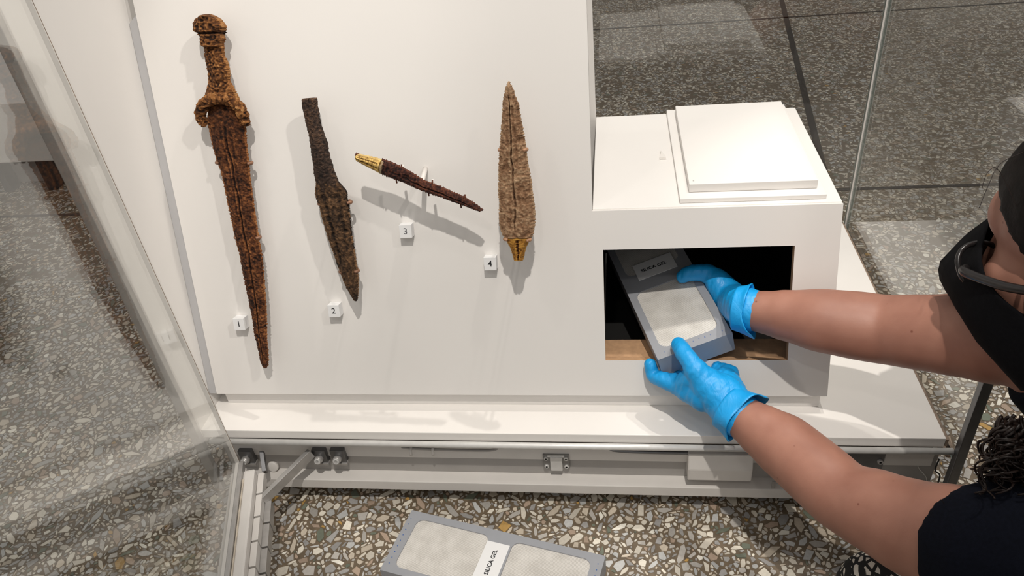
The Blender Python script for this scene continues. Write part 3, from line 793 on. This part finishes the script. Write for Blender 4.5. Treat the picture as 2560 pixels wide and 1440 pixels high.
# 2: dark spearhead with socket
h = .030
sp = thing('spearhead', 'dark brown iron spearhead with a tubular socket, above block 2', 'spearhead', panel_pt(*panel_uv(825, 500, h), h))
corroded('blade', rows_y([(432, 784, 836), (445, 787, 842), (455, 789, 848), (465, 789, 858), (475, 787, 866), (485, 787, 869), (500, 791, 870), (515, 798, 873), (540, 803, 876), (570, 812, 879), (600, 821, 883), (630, 832, 888), (660, 842, 892), (680, 850, 896), (700, 857, 897), (720, 866, 897), (735, 875, 896), (745, 882, 895), (753, 887, 892)], h),
         h, .0058, RUST2B, sp, 200, 34, 'lens', .0009, .0008, [(.28, .09, .0030, .02, .75), (.72, .1, .002, .0, .6)], 5, 170, .003)
def socket():
    lst = [(246, 755.5, 791), (253, 754, 792), (265, 756, 793), (280, 759, 796), (300, 763, 799), (320, 768, 804), (340, 772, 811), (360, 776, 818), (380, 778, 821), (400, 782, 826), (415, 784, 831), (432, 784, 836), (450, 789, 844), (470, 797, 850), (500, 808, 856)]
    R = resample(rows_y(lst, h), 130); n, k = 130, 40; vs, fs = [], []
    for i in range(n):
        c = V((*((R[i, :2]+R[i, 2:])/2), 0)); r = math.dist(R[i, :2], R[i, 2:])/2
        t = i/(n-1); fz = 1 if t < .6 else max(.25, 1-(t-.6)*1.9)
        for ring in (0, 1):
            for j in range(k):
                a = 2*math.pi*j/k
                q = V((math.cos(a)*.02, t*.3, math.sin(a)*.02))
                rr = (r+(noise.noise(q*170)*.0009+noise.noise(q*420)*.0005-.002*max(0, noise.noise(q*90+V((2, 9, 1)))-.25)))*(1 if ring == 0 else .74)
                vs.append((c.x+math.cos(a)*rr, c.y, h-.001+math.sin(a)*rr*.9*fz))
    rid = lambda i, ring, j: (i*2+ring)*k+j % k
    slit = (k//4)-2
    for i in range(n-1):
        for j in range(k):
            if i < 3 and j in (slit, ): continue
            fs.append((rid(i, 0, j), rid(i, 0, j+1), rid(i+1, 0, j+1), rid(i+1, 0, j)))
            if i < 24: fs.append((rid(i, 1, j), rid(i+1, 1, j), rid(i+1, 1, j+1), rid(i, 1, j+1)))
    for j in range(k):
        if j != slit: fs.append((rid(0, 0, j), rid(0, 1, j), rid(0, 1, j+1), rid(0, 0, j+1)))
    fs.append(tuple(rid(24, 1, j) for j in range(k)))
    vs = [panel_pt(*v) for v in vs]
    return pd_link('socket', vs, fs, RUST2, sp, True, False)
socket()
clips([(876, 506, .001, 1), (797, 510, -.002, -1), (894, 678, .001, 1), (850, 680, -.001, -1)], h, 'brown prongs gripping the dark socketed spearhead')

# 3: dagger with gold hilt on a rod
h = .050
up3 = [(955, 396), (975, 402), (1000, 414), (1030, 430), (1060, 449), (1085, 459), (1110, 468), (1130, 478), (1150, 486), (1170, 497), (1190, 509), (1205, 521), (1209, 524)]
lo3 = [(949, 434), (968, 441), (988, 449), (1012, 458), (1042, 472), (1070, 482), (1098, 492), (1120, 500), (1142, 508), (1163, 515), (1183, 523), (1200, 528), (1207, 527)]
dg = thing('gold_hilted_dagger', 'slanting dark red rusted dagger with a gold-covered hilt, above block 3', 'dagger', panel_pt(*panel_uv(1050, 455, h), h))
uvr = lambda a, b: [(panel_uv(*p, h), panel_uv(*q, h)) for p, q in zip(a, b)]
corroded('blade', uvr(lo3, up3), h, .0068, RUST3, dg, 190, 30, 'tube', .0013, .0010, [(.45, .06, .0018, .1, .9)], 6, 170, .004)
corroded('gold_hilt', uvr([(889, 389), (893, 402), (912, 413), (935, 425), (951, 434)], [(893, 383), (902, 385), (922, 389), (943, 394), (957, 398)]), h+.0005, .0085, GOLD, dg, 60, 26, 'tube', .0008, .0004, [(.35, .08, .0012, .05, .95), (.68, .07, .0008, .05, .9)], 7, 120, .001)
corroded('collar', uvr([(950, 432), (956, 434)], [(956.5, 399), (963.5, 402)]), h+.001, .0096, rust('pale_collar', (.12, .06, .03), (.35, .23, .12), (.6, .5, .33), (.7, .6, .45), 200), dg, 14, 22, 'tube', .0010, .0004, None, 8, 200)
corroded('hilt_tip', uvr([(888, 388), (893, 391)], [(891, 381), (899, 384)]), h+.001, .0060, RUST3, dg, 12, 14, 'tube', .0008, .0003, None, 9, 200)
for px, py, s in ((1005, 417, 1), (1082, 456, 1), (1163, 492, 1), (992, 450, -1), (1072, 482, -1), (1153, 512, -1)):
    u_, v_ = panel_uv(px, py, h); tube('retaining_pin', [panel_pt(u_, v_-.003*s, h+.003), panel_pt(u_+.0003, v_+.0034*s, h+.002)], [.0011, .0009], RUST3, dg, 8)
u_, v_ = panel_uv(1064, 421); a = panel_pt(u_, v_, .0004); e = panel_pt(*panel_uv(1052, 466, h-.008), h-.008)
mt = thing('blade_mount', 'white metal rod holding the gold-hilted dagger off the board', 'mount', a, 'prong mounts on the backboard')
tube('rod', [a, a.lerp(e, .5), e], .0032, POWDER_W, mt, 16)
for px, py in ((1010, 440), (1085, 476)):
    c = panel_pt(*panel_uv(px, py, h-.008), h-.008); tube('cross_bar', [e, c], .0022, POWDER_W, mt, 10)
    tube('hook', spline([(c, .0018), (panel_pt(c.x, (c-PP0).dot(PU)-.006, h-.006), .0018)], 4)[0], .0018, POWDER_W, mt, 8)
    tube('hook', spline([(c, .0018), (panel_pt(c.x-.001, (c-PP0).dot(PU)+.0135, h-.010), .0018)], 4)[0], .0018, POWDER_W, mt, 8)

# 4: broad tan blade point up
h = .052
bl = thing('broad_blade', 'broad tan corroded blade pointing up with an orange tang, above block 4', 'blade', panel_pt(*panel_uv(1290, 430, h), h))
corroded('blade', rows_y([(203, 1270.5, 1273.5), (208, 1268, 1276), (215, 1265, 1280), (225, 1262, 1285), (240, 1259, 1289), (260, 1256, 1298), (280, 1255, 1300), (300, 1254, 1304), (320, 1252, 1308), (340, 1251, 1311), (360, 1250, 1315), (380, 1248, 1317), (400, 1247, 1320), (420, 1246, 1323), (450, 1246, 1329), (480, 1245, 1332), (510, 1248, 1337), (540, 1247, 1339), (560, 1248, 1338), (575, 1251, 1336), (588, 1256, 1333), (597, 1263, 1327)], h),
         h, .0066, RUST4, bl, 230, 44, 'lens', .0015, .0010, [(.46, .022, .0040, .05, .97), (.31, .07, .0008, .15, .97), (.62, .07, .0010, .10, .9)], 11, 150, .0035)
corroded('tang', rows_y([(592, 1261, 1329), (600, 1265, 1325), (610, 1270, 1320), (620, 1276, 1315), (635, 1281, 1312), (645, 1283, 1310), (652, 1286, 1307)], h),
         h, .0060, RUST4B, bl, 46, 26, 'lens', .0010, .0006, [(.5, .07, .003, .05, .98)], 12, 160, .002)
clips([(1249, 375, -.001, -1), (1316, 374, .001, 1), (1262, 598, .001, -1), (1324, 600, .003, 1)], h, 'tan prongs gripping the broad tan blade', plain('tan_clip', (.42, .23, .13), .5, .1, .3, 300))

# ------------------------------------------------------------------ silica gel cassettes
CW, CL, CH = .0997, .2815, .034
def rrect(x0_, y0_, x1_, y1_, r, n=6):
    out = []
    for cx, cy, a0 in ((x1_-r, y1_-r, 0), (x0_+r, y1_-r, 90), (x0_+r, y0_+r, 180), (x1_-r, y0_+r, 270)):
        for k in range(n+1):
            a = math.radians(a0+90*k/n); out.append((cx+r*math.cos(a), cy+r*math.sin(a)))
    return out
WIN = [(.0100, .0155, .0890, .1235), (.0100, .1575, .0890, .2660)]
def cassette(Mx, label, ly=.160, marks='dots'):
    t = thing('silica_gel_cassette', label, 'cassette', mat=Mx)
    bm = bmesh.new(); r = .011
    add_box(bm, (0, 0, -CH), (CW, CL, -.0022), 0)
    for f in [f for f in bm.faces if all(abs(v.co.z+.0022) < 1e-6 for v in f.verts)]: bmesh.ops.delete(bm, geom=[f], context='FACES')
    # top sheet with two rounded openings, built as ring strips
    def ring(w_):
        inner = rrect(*w_, r); cx, cy = (w_[0]+w_[2])/2, (w_[1]+w_[3])/2
        return inner
    zt = 0
    yb = [(0, (WIN[0][3]+WIN[1][1])/2), ((WIN[0][3]+WIN[1][1])/2, CL)]
    for w_, (ya, yc) in zip(WIN, yb):
        inner = rrect(*w_, r); outer = []
        n = len(inner)//4
        cs = [(CW, yc), (0, yc), (0, ya), (CW, ya)]
        for q in range(4):
            for k in range(n):
                x, y = inner[q*n+k]
                # project outwards to the rectangle
                if k < n//2: o = (CW, y) if q == 0 else (x, yc) if q == 1 else (0, y) if q == 2 else (x, ya)
                elif k > n//2: o = (x, yc) if q == 0 else (0, y) if q == 1 else (x, ya) if q == 2 else (CW, y)
                else: o = cs[q]
                outer.append(o)
        vi = [bm.verts.new((x, y, zt)) for x, y in inner]; vo = [bm.verts.new((x, y, zt)) for x, y in outer]; vd = [bm.verts.new((x, y, -.0016)) for x, y in inner]
        m = len(inner)
        for i in range(m):
            j = (i+1) % m
            bm.faces.new((vi[i], vi[j], vo[j], vo[i])); bm.faces.new((vi[i], vd[i], vd[j], vi[j]))
    bmesh.ops.remove_doubles(bm, verts=bm.verts[:], dist=1e-6)
    # side edge of top sheet
    for a, b in (((0, 0), (CW, 0)), ((CW, 0), (CW, CL)), ((CW, CL), (0, CL)), ((0, CL), (0, 0))):
        q = [bm.verts.new((*a, 0)), bm.verts.new((*b, 0)), bm.verts.new((*b, -.0022)), bm.verts.new((*a, -.0022))]; bm.faces.new(q)
    bmesh.ops.remove_doubles(bm, verts=bm.verts[:], dist=1e-6)
    bm_link('card_sleeve', bm, CARD, t, False)
    for w_ in WIN:
        # slightly pillowed fabric
        x0_, y0_, x1_, y1_ = w_[0]-.002, w_[1]-.002, w_[2]+.002, w_[3]+.002
        nn = 20; vs, fs = [], []
        for i in range(nn+1):
            for j in range(nn+1):
                a, b = i/nn, j/nn; x, y = x0_+(x1_-x0_)*a, y0_+(y1_-y0_)*b
                z = -.0019+.0013*(math.sin(math.pi*a)*math.sin(math.pi*b))**.6*(1+.3*noise.noise(V((x*70, y*70, 1))))
                vs.append((x, y, z))
        for i in range(nn):
            for j in range(nn): fs.append((i*(nn+1)+j, (i+1)*(nn+1)+j, (i+1)*(nn+1)+j+1, i*(nn+1)+j+1))
        pd_link('gauze_window', vs, fs, GAUZE, t, False, True)
    bm = bmesh.new(); add_box(bm, (.0228, ly-.0160, .0001), (.0805, ly+.0162, .0007), .0002); lb = bm_link('paper_label', bm, LABELW, t, False)
    T = Mx @ Matrix.Translation((.0500, ly, .00078))
    tx = text('label_text', 'SILICA GEL', PRINT, lb, T, .0079, .00022)
    if marks == 'numbers':
        for i, ch in enumerate('1  456789 0'.replace(' ', ' ')):
            if ch == ' ': continue
            x = .0118+i*.0078
            text('printed_numeral', ch, BLUEPRINT, t, Mx @ Matrix.Translation((x, .0088, .00006)), .0034, .0)
    else:
        bmd = None
        for e_, yy in ((0, .0042), (1, CL-.0075)):
            for i in range(9):
                x = .0128+i*.0091; c = V((x, yy+.0003*i, .0))
                vs, fs = tube_geo([c, c+V((0, 0, .00008))], .00085, 10)
                pd_link('printed_dot', vs, fs, BLUEPRINT, t, False)
    return t
# held one: measured from its top face
DLc = ray(788, -951).normalized()
ra, rb = ray(1645, 900), ray(1831, 832); kk = ra.dot(DLc)/rb.dot(DLc); ss = CW/(ra-rb*kk).length
HA = CAM+ra*ss; HX = ((CAM+rb*ss*kk)-HA).normalized(); HN = HX.cross(DLc).normalized(); HY = HN.cross(HX)
HM = Matrix((HX, HY, HN)).transposed().to_4x4(); HM.translation = HA
cassette(HM, 'grey silica gel cassette held in both gloved hands, half inside the box opening', .160, 'numbers')
o, b_, a_ = at(1030, 1275, FZ+CH+.0008), at(952, 1428, FZ+CH+.0008), at(1510, 1400, FZ+CH+.0008)
fx = (b_-o).normalized(); fy = (a_-o).normalized(); fy = (fy-fx*fx.dot(fy)*.5).normalized(); fx = fy.cross(V((0, 0, 1))) if fy.cross(V((0, 0, 1))).dot(fx) > 0 else -fy.cross(V((0, 0, 1)))
# the label reads along the short side: swap so that x runs along the short side, right-handed with z up
if fx.cross(fy).z > 0: FM = Matrix((fx, fy, V((0, 0, 1)))).transposed().to_4x4(); FM.translation = o
else:
    FM = Matrix((-fx, fy, V((0, 0, 1)))).transposed().to_4x4(); FM.translation = o+fx*CW
FM = FM @ Matrix.Translation((CW, CL, 0)) @ Matrix.Rotation(math.pi, 4, 'Z')
cassette(FM, 'grey silica gel cassette lying on the terrazzo floor before the case', .142, 'dots')
def HL(x, y, z): return HM @ V((x, y, z))
def HK(px, py, hgt): return on_plane(px, py, HA+HN*hgt, HN)

# ------------------------------------------------------------------ neighbouring plinth in the room beyond
nb = thing('museum_plinth', 'distant white plinth on dark legs, seen through the glass door', 'plinth', (-2.1, 1.5, FZ))
q0, q1 = at(20, 405, FZ+.10), at(140, 402, FZ+.10)
boxobj('top_slab', (q1.x-1.3, q1.y, FZ+.10), (q1.x, q1.y+.8, FZ+.27), WHITE, nb, .003)
boxobj('base', (q1.x-1.25, q1.y+.08, FZ), (q1.x-.04, q1.y+.7, FZ+.10), POWDER, nb, .002)
for dx in (-.06, -.20, -1.2):
    boxobj('leg', (q1.x+dx-.025, q1.y+.02, FZ), (q1.x+dx, q1.y+.06, FZ+.10), BLACK, nb, .002)

# ------------------------------------------------------------------ the person
FLR = FZ
root = thing('person', 'kneeling person in navy top, black mask and blue gloves, reaching into the box', 'person', (.75, -.25, FZ))
# key points
nW, nF, nE, nU, nS = atd(1846, 1036, .905), atd(1965, 1118, .865), atd(2112, 1243, .800), atd(2290, 1322, .735), atd(2500, 1385, .665)
fW, fF, fE, fU, fS = atd(1872, 775, .936), atd(2060, 802, .892), atd(2215, 824, .865), atd(2400, 838, .80), atd(2600, 850, .735)
hand_n = HK(1790, 985, -.010)
hand_f = HK(1838, 760, -.012)
# head frame
HF = (V((.15, .05, .10))-V((.49, -.08, .30))).normalized()
HF = V((-.50, .74, -.40)).normalized()
HU = (V((0, 0, 1))+V((.10, .12, 0))); HU = (HU-HF*HU.dot(HF)).normalized(); HLf = HU.cross(HF)
HC = atd(2712, 638, .66); HS = .86
def hd(f, l, u_): return HC+HF*(f*HS)+HLf*(l*HS)+HU*(u_*HS)
def hax(f, l, u_): return [HF*(f*HS), HLf*(l*HS), HU*(u_*HS)]
neck0 = V((.585, -.165, .19))
chest = V((.655, -.19, .12)); belly = V((.86, -.26, .09)); hip = V((1.02, -.33, .05))
geos = []
geos += cap_chain([(nW-(nF-nW)*.14, .0150), (nW, .0250), (nW.lerp(nF, .25), .0278), (nW.lerp(nF, .5), .0318), (nF, .0375), (nE.lerp(nF, .4), .0385), (nE, .0385), (nE.lerp(nU, .5), .0435), (nU, .0480), (nU.lerp(nS, .5), .0520), (nS, .054), (nS.lerp(chest, .35), .06)], 6, 22)
geos += cap_chain([(fW-(fF-fW)*.14, .0150), (fW, .0245), (fW.lerp(fF, .25), .0272), (fW.lerp(fF, .5), .0315), (fF, .0385), (fE.lerp(fF, .4), .0405), (fE, .0405), (fE.lerp(fU, .5), .0425), (fU, .0450), (fU.lerp(fS, .5), .049), (fS, .052), (fS.lerp(chest, .4), .055)], 6, 22)
geos += cap_chain([(hd(-.03, 0, -.04), .045), (hd(-.05, 0, -.11), .043), (neck0, .048), (chest, .075)], 6, 20)
geos += cap_chain([(chest, .085), (chest.lerp(belly, .5), .088), (belly, .085), (hip, .10)], 6, 20)
# skull, face, jaw
geos.append(ball_geo(hd(-.015, 0, .035), hax(.095, .074, .088)))
geos.append(ball_geo(hd(.030, 0, -.03), hax(.058, .062, .085)))
geos.append(ball_geo(hd(.045, 0, -.075), hax(.045, .045, .040)))
geos.append(ball_geo(hd(.060, 0, .045), hax(.022, .052, .038)))
geos.append(ball_geo(hd(.055, .035, -.022), hax(.028, .026, .026)))
geos.append(ball_geo(hd(.055, -.035, -.022), hax(.028, .026, .026)))
geos += cap_chain([(hd(.085, 0, .018), .009*HS), (hd(.098, 0, -.008), .010*HS), (hd(.108, 0, -.030), .013*HS)], 4, 12)
geos.append(ball_geo(hd(.088, 0, -.065), hax(.010, .024, .006))); geos.append(ball_geo(hd(.087, 0, -.076), hax(.010, .020, .007)))
for s in (1, -1):
    geos.append(ball_geo(hd(-.015, .072*s, -.012), hax(.017, .008, .031)))
    geos.append(ball_geo(hd(-.022, .078*s, -.006), hax(.014, .006, .022)))
body = fuse('body', geos, .0042, 8, SKIN, root)
for s in (1, -1):
    vs, fs = ball_geo(hd(.058, .028*s, .006), hax(.012, .012, .012), 18, 12); pd_link('eye', vs, fs, plain('eye_white', (.75, .72, .7), .2), root, True, True)

def wrinkle(amp, sc, seed, along):
    def f(me):
        n = len(me.vertices)
        for v in me.vertices:
            q = V(v.co); t = q.dot(along)
            k = noise.noise(V((t*sc*2.2, q.dot(UPV)*sc*.5, seed)))+.6*noise.noise(q*sc*1.6+V((seed, 0, 0)))
            v.co = q+v.normal*(k*amp)
    return f
def cuff(parent, c, d, r0, r1, length, seed, flare_dir=None):
    """loose open end of a glove"""
    d = d.normalized(); ref = d.cross(UPV).normalized(); b = d.cross(ref)
    n, m = 40, 9; vs, fs = [], []
    for i in range(m):
        t = i/(m-1)
        for k in range(n):
            a = 2*math.pi*k/n
            wob = .08*noise.noise(V((math.cos(a)*1.6, math.sin(a)*1.6, seed+t*1.5)))+.05*math.sin(5*a+seed)*t
            r = (r0+(r1-r0)*t**1.4)*(1+wob*(.4+t))
            o = (ref*math.cos(a)+b*math.sin(a))
            ext = length*t*(1+.35*noise.noise(V((math.cos(a), math.sin(a), seed+9))))
            if flare_dir is not None: ext += max(0, o.dot(flare_dir))**2*.012*t; r += max(0, o.dot(flare_dir))**3*.004*t
            vs.append(c+d*ext+o*r)
    for i in range(m-1):
        for k in range(n): fs.append((i*n+k, i*n+(k+1) % n, (i+1)*n+(k+1) % n, (i+1)*n+k))
    ob = pd_link('cuff', vs, fs, GLOVE, parent, True, True)
    md = ob.modifiers.new('thickness', 'SOLIDIFY'); md.thickness = .0012; md.offset = 1
    # rolled rim
    rim = [V(v) for v in vs[-n:]]
    tube('cuff_rim', rim, .0012, GLOVE, parent, 8, True, True) if parent.parent is None else None
    return ob
# --- near glove: thumb on the top face, fingers under the front end
gl = []
wr = nW
k_i, k_m = HK(1762, 978, -.022), HK(1800, 950, -.040)
pc = HK(1795, 985, -.022)
gl += cap_chain([(HK(1696, 861, .0105), .0098), (HK(1708, 879, .0130), .0112), (HK(1724, 902, .0110), .0118), (HK(1742, 928, .004), .0150), (HK(1766, 957, -.010), .0210), (HK(1797, 985, -.020), .025)], 6, 18)
gl += cap_chain([(HL(-.0098, .012, -.018), .0082), (HL(-.0105, .002, -.030), .0094), (HK(1664, 952, -.028), .0112), (HK(1692, 960, -.030), .0142), (HK(1724, 972, -.030), .0185), (HK(1762, 984, -.028), .0235)], 6, 18)
gl += cap_chain([(HK(1745, 934, .000), .0140), (HK(1726, 950, -.014), .0150), (HK(1706, 962, -.026), .0140)], 6, 16)
for (x, xe, ye, r) in ((.034, .020, -.002, .0085), (.052, .042, -.005, .0085), (.068, .072, -.012, .0078)):
    gl += cap_chain([(HL(xe, ye, -CH-r-.0006), r*.92), (HL((x+xe)/2, -.010, -CH-r-.001), r), (HL(x, -.020, -CH-.008), r*1.1), (HL(x+.012, -.026, -.044), .0125)], 6, 14)
gl += cap_chain([(HK(1728, 965, -.034), .0165), (HK(1764, 972, -.030), .0235), (HK(1798, 988, -.028), .0270), (nW.lerp(HK(1798, 988, -.028), .4), .0275), (nW, .0280)], 6, 22)
gl += cap_chain([(HL(.074, -.020, -.046), .0135), (HK(1820, 978, -.034), .0215), (nW, .0255)], 6, 18)
gl += cap_chain([(HK(1772, 955, -.016), .0170), (HK(1815, 985, -.022), .0230), (nW, .0265)], 6, 18)
arm_n = (nF-nW).normalized()
gn = fuse('glove', gl, .0017, 7, GLOVE, root, wrinkle(.0007, 110, 3.3, arm_n))
gn['label'] = 'blue glove on the nearer hand'
cuff(gn, nW-arm_n*.016, arm_n, .0275, .0310, .021, 1.3, (UPV+RGT*.6).normalized())
# --- far glove: thumb on the top face, hand along the right side, fingers beneath
gl = []
wf = fW
gl += cap_chain([(HK(1706, 692, .0095), .0090), (HK(1722, 684, .0130), .0112), (HK(1745, 681, .0140), .0116), (HK(1772, 686, .010), .0135), (HK(1797, 708, .002), .0180), (HK(1822, 742, -.010), .0230)], 6, 18)
for (y, ye, xe, r) in ((.128, .142, .052, .0085), (.108, .120, .044, .0088), (.088, .098, .048, .0084), (.070, .074, .056, .0076)):
    gl += cap_chain([(HL(xe, ye, -CH-r-.0006), r*.92), (HL(CW-.016, (y+ye)/2, -CH-r-.0015), r), (HL(CW+.006, y, -CH-.004), r*1.12), (HL(CW+.015, y-.004, -.016), .0125)], 6, 14)
pcf = HL(CW+.030, .092, -.006)
gl += cap_chain([(HL(CW+.0165, .114, -.012), .0150), (HK(1812, 728, -.010), .0195), (HK(1832, 752, -.012), .0245), (fW.lerp(HK(1832, 752, -.012), .4), .0262), (fW, .0270)], 6, 22)
gl += cap_chain([(HL(CW+.0165, .090, -.016), .0150), (HK(1835, 772, -.016), .0205), (fW, .0255)], 6, 18)
gl += cap_chain([(HL(CW+.0155, .070, -.018), .0135), (HK(1843, 788, -.020), .0180), (fW, .0245)], 6, 18)
arm_f = (fF-fW).normalized()
gf = fuse('glove', gl, .0017, 7, GLOVE, root, wrinkle(.0007, 110, 8.1, arm_f))
gf['label'] = 'blue glove on the farther hand'
cuff(gf, fW-arm_f*.016, arm_f, .0265, .0295, .016, 4.7, -UPV)

# --- shirt: sleeves and trunk
sg = []
s0 = nU.lerp(nS, .88)
sg += cap_chain([(s0, .0670), (nS, .0680), (nS.lerp(chest, .2), .0670), (nS.lerp(chest, .45), .072), (chest, .095), (chest.lerp(belly, .5), .100), (belly, .098), (hip, .108)], 6, 24, None, (-1,))
sg += cap_chain([(chest, .088), (neck0.lerp(chest, .6), .074), (neck0.lerp(chest, .25), .062)], 6, 24)
s1 = fS.lerp(chest, .10)
sg += cap_chain([(s1, .0600), (fS.lerp(chest, .3), .064), (fS.lerp(chest, .5), .070), (chest, .085)], 6, 24, None, (-1,))
fuse('shirt', sg, .0045, 8, SHIRT, root)
# --- trousers
knn = atd(2205, 1492, .845); kf = V((.60, -.02, -.075))
tg = []
tg += cap_chain([(knn, .052), (knn.lerp(hip, .5)+V((0, 0, .0)), .068), (hip+V((0, -.06, -.03)), .09)], 6, 22)
tg += cap_chain([(kf+V((.06, -.12, 0)), .05), (hip+V((-.2, .02, -.08)), .065), (hip+V((0, .07, -.02)), .09)], 6, 22)
tg += cap_chain([(knn+V((.01, -.0, -.0)), .05), (V((.72, -.42, FZ+.048)), .044), (V((.98, -.42, FZ+.042)), .038)], 6, 18)
tg += cap_chain([(kf+V((.06, -.12, -.01)), .05), (V((.86, -.14, FZ+.045)), .042), (V((1.08, -.22, FZ+.04)), .038)], 6, 18)
fuse('trousers', tg, .006, 8, TROUSERS, root)
for c in (V((1.05, -.42, FZ+.04)), V((1.15, -.23, FZ+.04))):
    fuse('shoe', cap_chain([(c-V((.06, 0, 0)), .036), (c, .034), (c+V((.07, 0, -.008)), .028)], 6, 16), .005, 4, BLACK, root)

# --- face mask, folded along a vertical seam
def mask():
    rows = []
    nU_, nS_ = 16, 24
    vs, fs = [], []
    for i in range(nU_+1):
        t = i/nU_                                      # 0 nose bridge .. 1 under the chin
        # seam profile in (f, u)
        kf_ = [(0, .100, .036), (.16, .128, .016), (.40, .166, -.022), (.52, .164, -.044), (.75, .130, -.092), (1, .060, -.150)]
        for a, b in zip(kf_, kf_[1:]):
            if a[0] <= t <= b[0]:
                s = (t-a[0])/(b[0]-a[0]); sf = a[1]+(b[1]-a[1])*s; su = a[2]+(b[2]-a[2])*s; break
        for j in range(nS_+1):
            q = j/nS_*2-1; aq = abs(q)
            ef, el, eu = .012-.034*t, .075-.006*t, -.050-.070*t   # edge near the ear / jaw
            w_ = aq**.9
            f = sf+(ef-sf)*w_; l = (el*math.sin(aq*math.pi/2)**1.0)*(1 if q > 0 else -1); u_ = su+(eu-su)*aq
            bulge = .014*math.sin(math.pi*aq)
            vs.append(hd(f+bulge*.6, l+bulge*(1 if q > 0 else -1), u_))
    for i in range(nU_):
        for j in range(nS_): fs.append((i*(nS_+1)+j, i*(nS_+1)+j+1, (i+1)*(nS_+1)+j+1, (i+1)*(nS_+1)+j))
    o = pd_link('face_mask', vs, fs, MASKM, root, True, True)
    md = o.modifiers.new('thickness', 'SOLIDIFY'); md.thickness = .0018; md.offset = 0
    return o
mk = mask()
for s in (1, -1):
    P, R = spline([(hd(.012, .075*s, -.050), .0015), (hd(-.01, .082*s, .012), .0015), (hd(-.034, .082*s, .006), .0015), (hd(-.036, .080*s, -.03), .0015), (hd(0, .072*s, -.085), .0015)], 6)
    tube('ear_loop', P, R, MASKM, mk, 8)
# --- glasses
gs = None
def glasses():
    g_ = None
    for s in (1, -1):
        c = hd(.090, .0285*s, -.012); n1 = HLf*(.0275*HS)*1.0+HF*(-.006*s*s)*HS; n2 = HU*(.0235*HS)-HF*(.004*HS)
        n1 = HLf*(.028*HS)+HF*(.006*s*HS); n2 = HU*(.0245*HS)+HF*(.006*HS)
        P = [c+n1*math.copysign(abs(math.cos(a))**.85, math.cos(a))+n2*math.copysign(abs(math.sin(a))**.85, math.sin(a)) for a in [2*math.pi*k/36 for k in range(36)]]
        fr = tube('glasses_frame', P, .0031*HS, FRAMEM, root, 10, True, True)
        bm = bmesh.new(); vs = [bm.verts.new(p) for p in P]; bm.faces.new(vs); bm_link('lens', bm, LENS, fr)
        P2, R2 = spline([(hd(.088, .056*s, -.010), .0038), (hd(.078, .070*s, -.012), .0046), (hd(.03, .080*s, -.020), .0044), (hd(-.02, .083*s, -.024), .0040), (hd(-.045, .081*s, -.038), .003)], 6)
        tube('temple_arm', P2, R2, FRAMEM, fr, 10, True, False)
        if s == 1: tube('nose_bridge', [hd(.091, .006, -.004), hd(.1, 0, -.001), hd(.091, -.006, -.004)], .0018, FRAMEM, fr, 8)
glasses()
# --- hair: cap swept back and tied, with strands over it
hg = [ball_geo(hd(-.022, 0, .050), hax(.104, .084, .098)), ball_geo(hd(-.050, 0, .010), hax(.070, .078, .085)),
      ball_geo(hd(-.105, 0, .005), hax(.035, .04, .045))]
def trim_hair(me):
    bm = bmesh.new(); bm.from_mesh(me)
    for v in bm.verts:
        d = v.co-HC; f = d.dot(HF)/HS; u_ = d.dot(HU)/HS; l = d.dot(HLf)/HS
        line = .054 if u_ > .085 else .054-(.085-u_)*.48 if u_ > .03 else .0276-(.03-u_)*.75
        over = f-line-.004*noise.noise(v.co*120)
        if over > 0: v.co -= v.normal*min(.02, over*.9)
        else: v.co += v.normal*(.0013*noise.noise(V((l*120, f*14+u_*10, 4)))+.001)
    bm.to_mesh(me); bm.free()
fuse('hair', hg, .004, 4, HAIR, root, trim_hair)
rng = random.Random(11)
def strands(name, lst, mat):
    vs, fs = [], []
    for P, R in lst:
        v, f = tube_geo(P, R, 5); b = len(vs); vs += v; fs += [tuple(i+b for i in q) for q in f]
    o = pd_link(name, vs, fs, mat, root, True, True); o['kind'] = 'stuff'; return o
# curls hanging forward over the near shoulder
ls = []
for i in range(260):
    px0, py0 = rng.uniform(2500, 2700), rng.uniform(1040, 1120)
    tx, ty = px0+rng.uniform(-75, 10), py0+rng.uniform(60, 150)
    d0 = rng.uniform(.635, .675); amp = rng.uniform(.004, .010); ph = rng.uniform(0, 6.28); fq = rng.uniform(9, 15)
    base = atd(px0, py0, d0); end = atd(tx, ty, d0+rng.uniform(-.015, .015)); t_ = (end-base).normalized(); s_ = t_.cross(FWD).normalized(); b2 = t_.cross(s_)
    P = []; n = 26
    for k in range(n):
        t = k/(n-1); a = ph+fq*t
        P.append((base.lerp(end, t)+(s_*math.cos(a)+b2*math.sin(a))*amp*(.35+.65*t), .0015*(1.15-.6*t)))
    ls.append(([p for p, r in P], [r for p, r in P]))
strands('curly_hair', ls, HAIRCURL)
ls = []
for (pts) in ([(2520, 1190), (2450, 1230), (2400, 1250), (2368, 1262), (2352, 1248)], [(2540, 1160), (2470, 1210), (2440, 1250), (2400, 1262)], [(2560, 560), (2500, 430), (2470, 430), (2455, 470)], [(2560, 380), (2500, 410), (2468, 470), (2448, 520)]):
    dd = .66 if pts[0][1] > 900 else .64
    ls.append(spline([(atd(a, b, dd), .0003) for a, b in pts], 6))
strands('loose_hairs', ls, HAIRCURL)
bpy.context.view_layer.update()
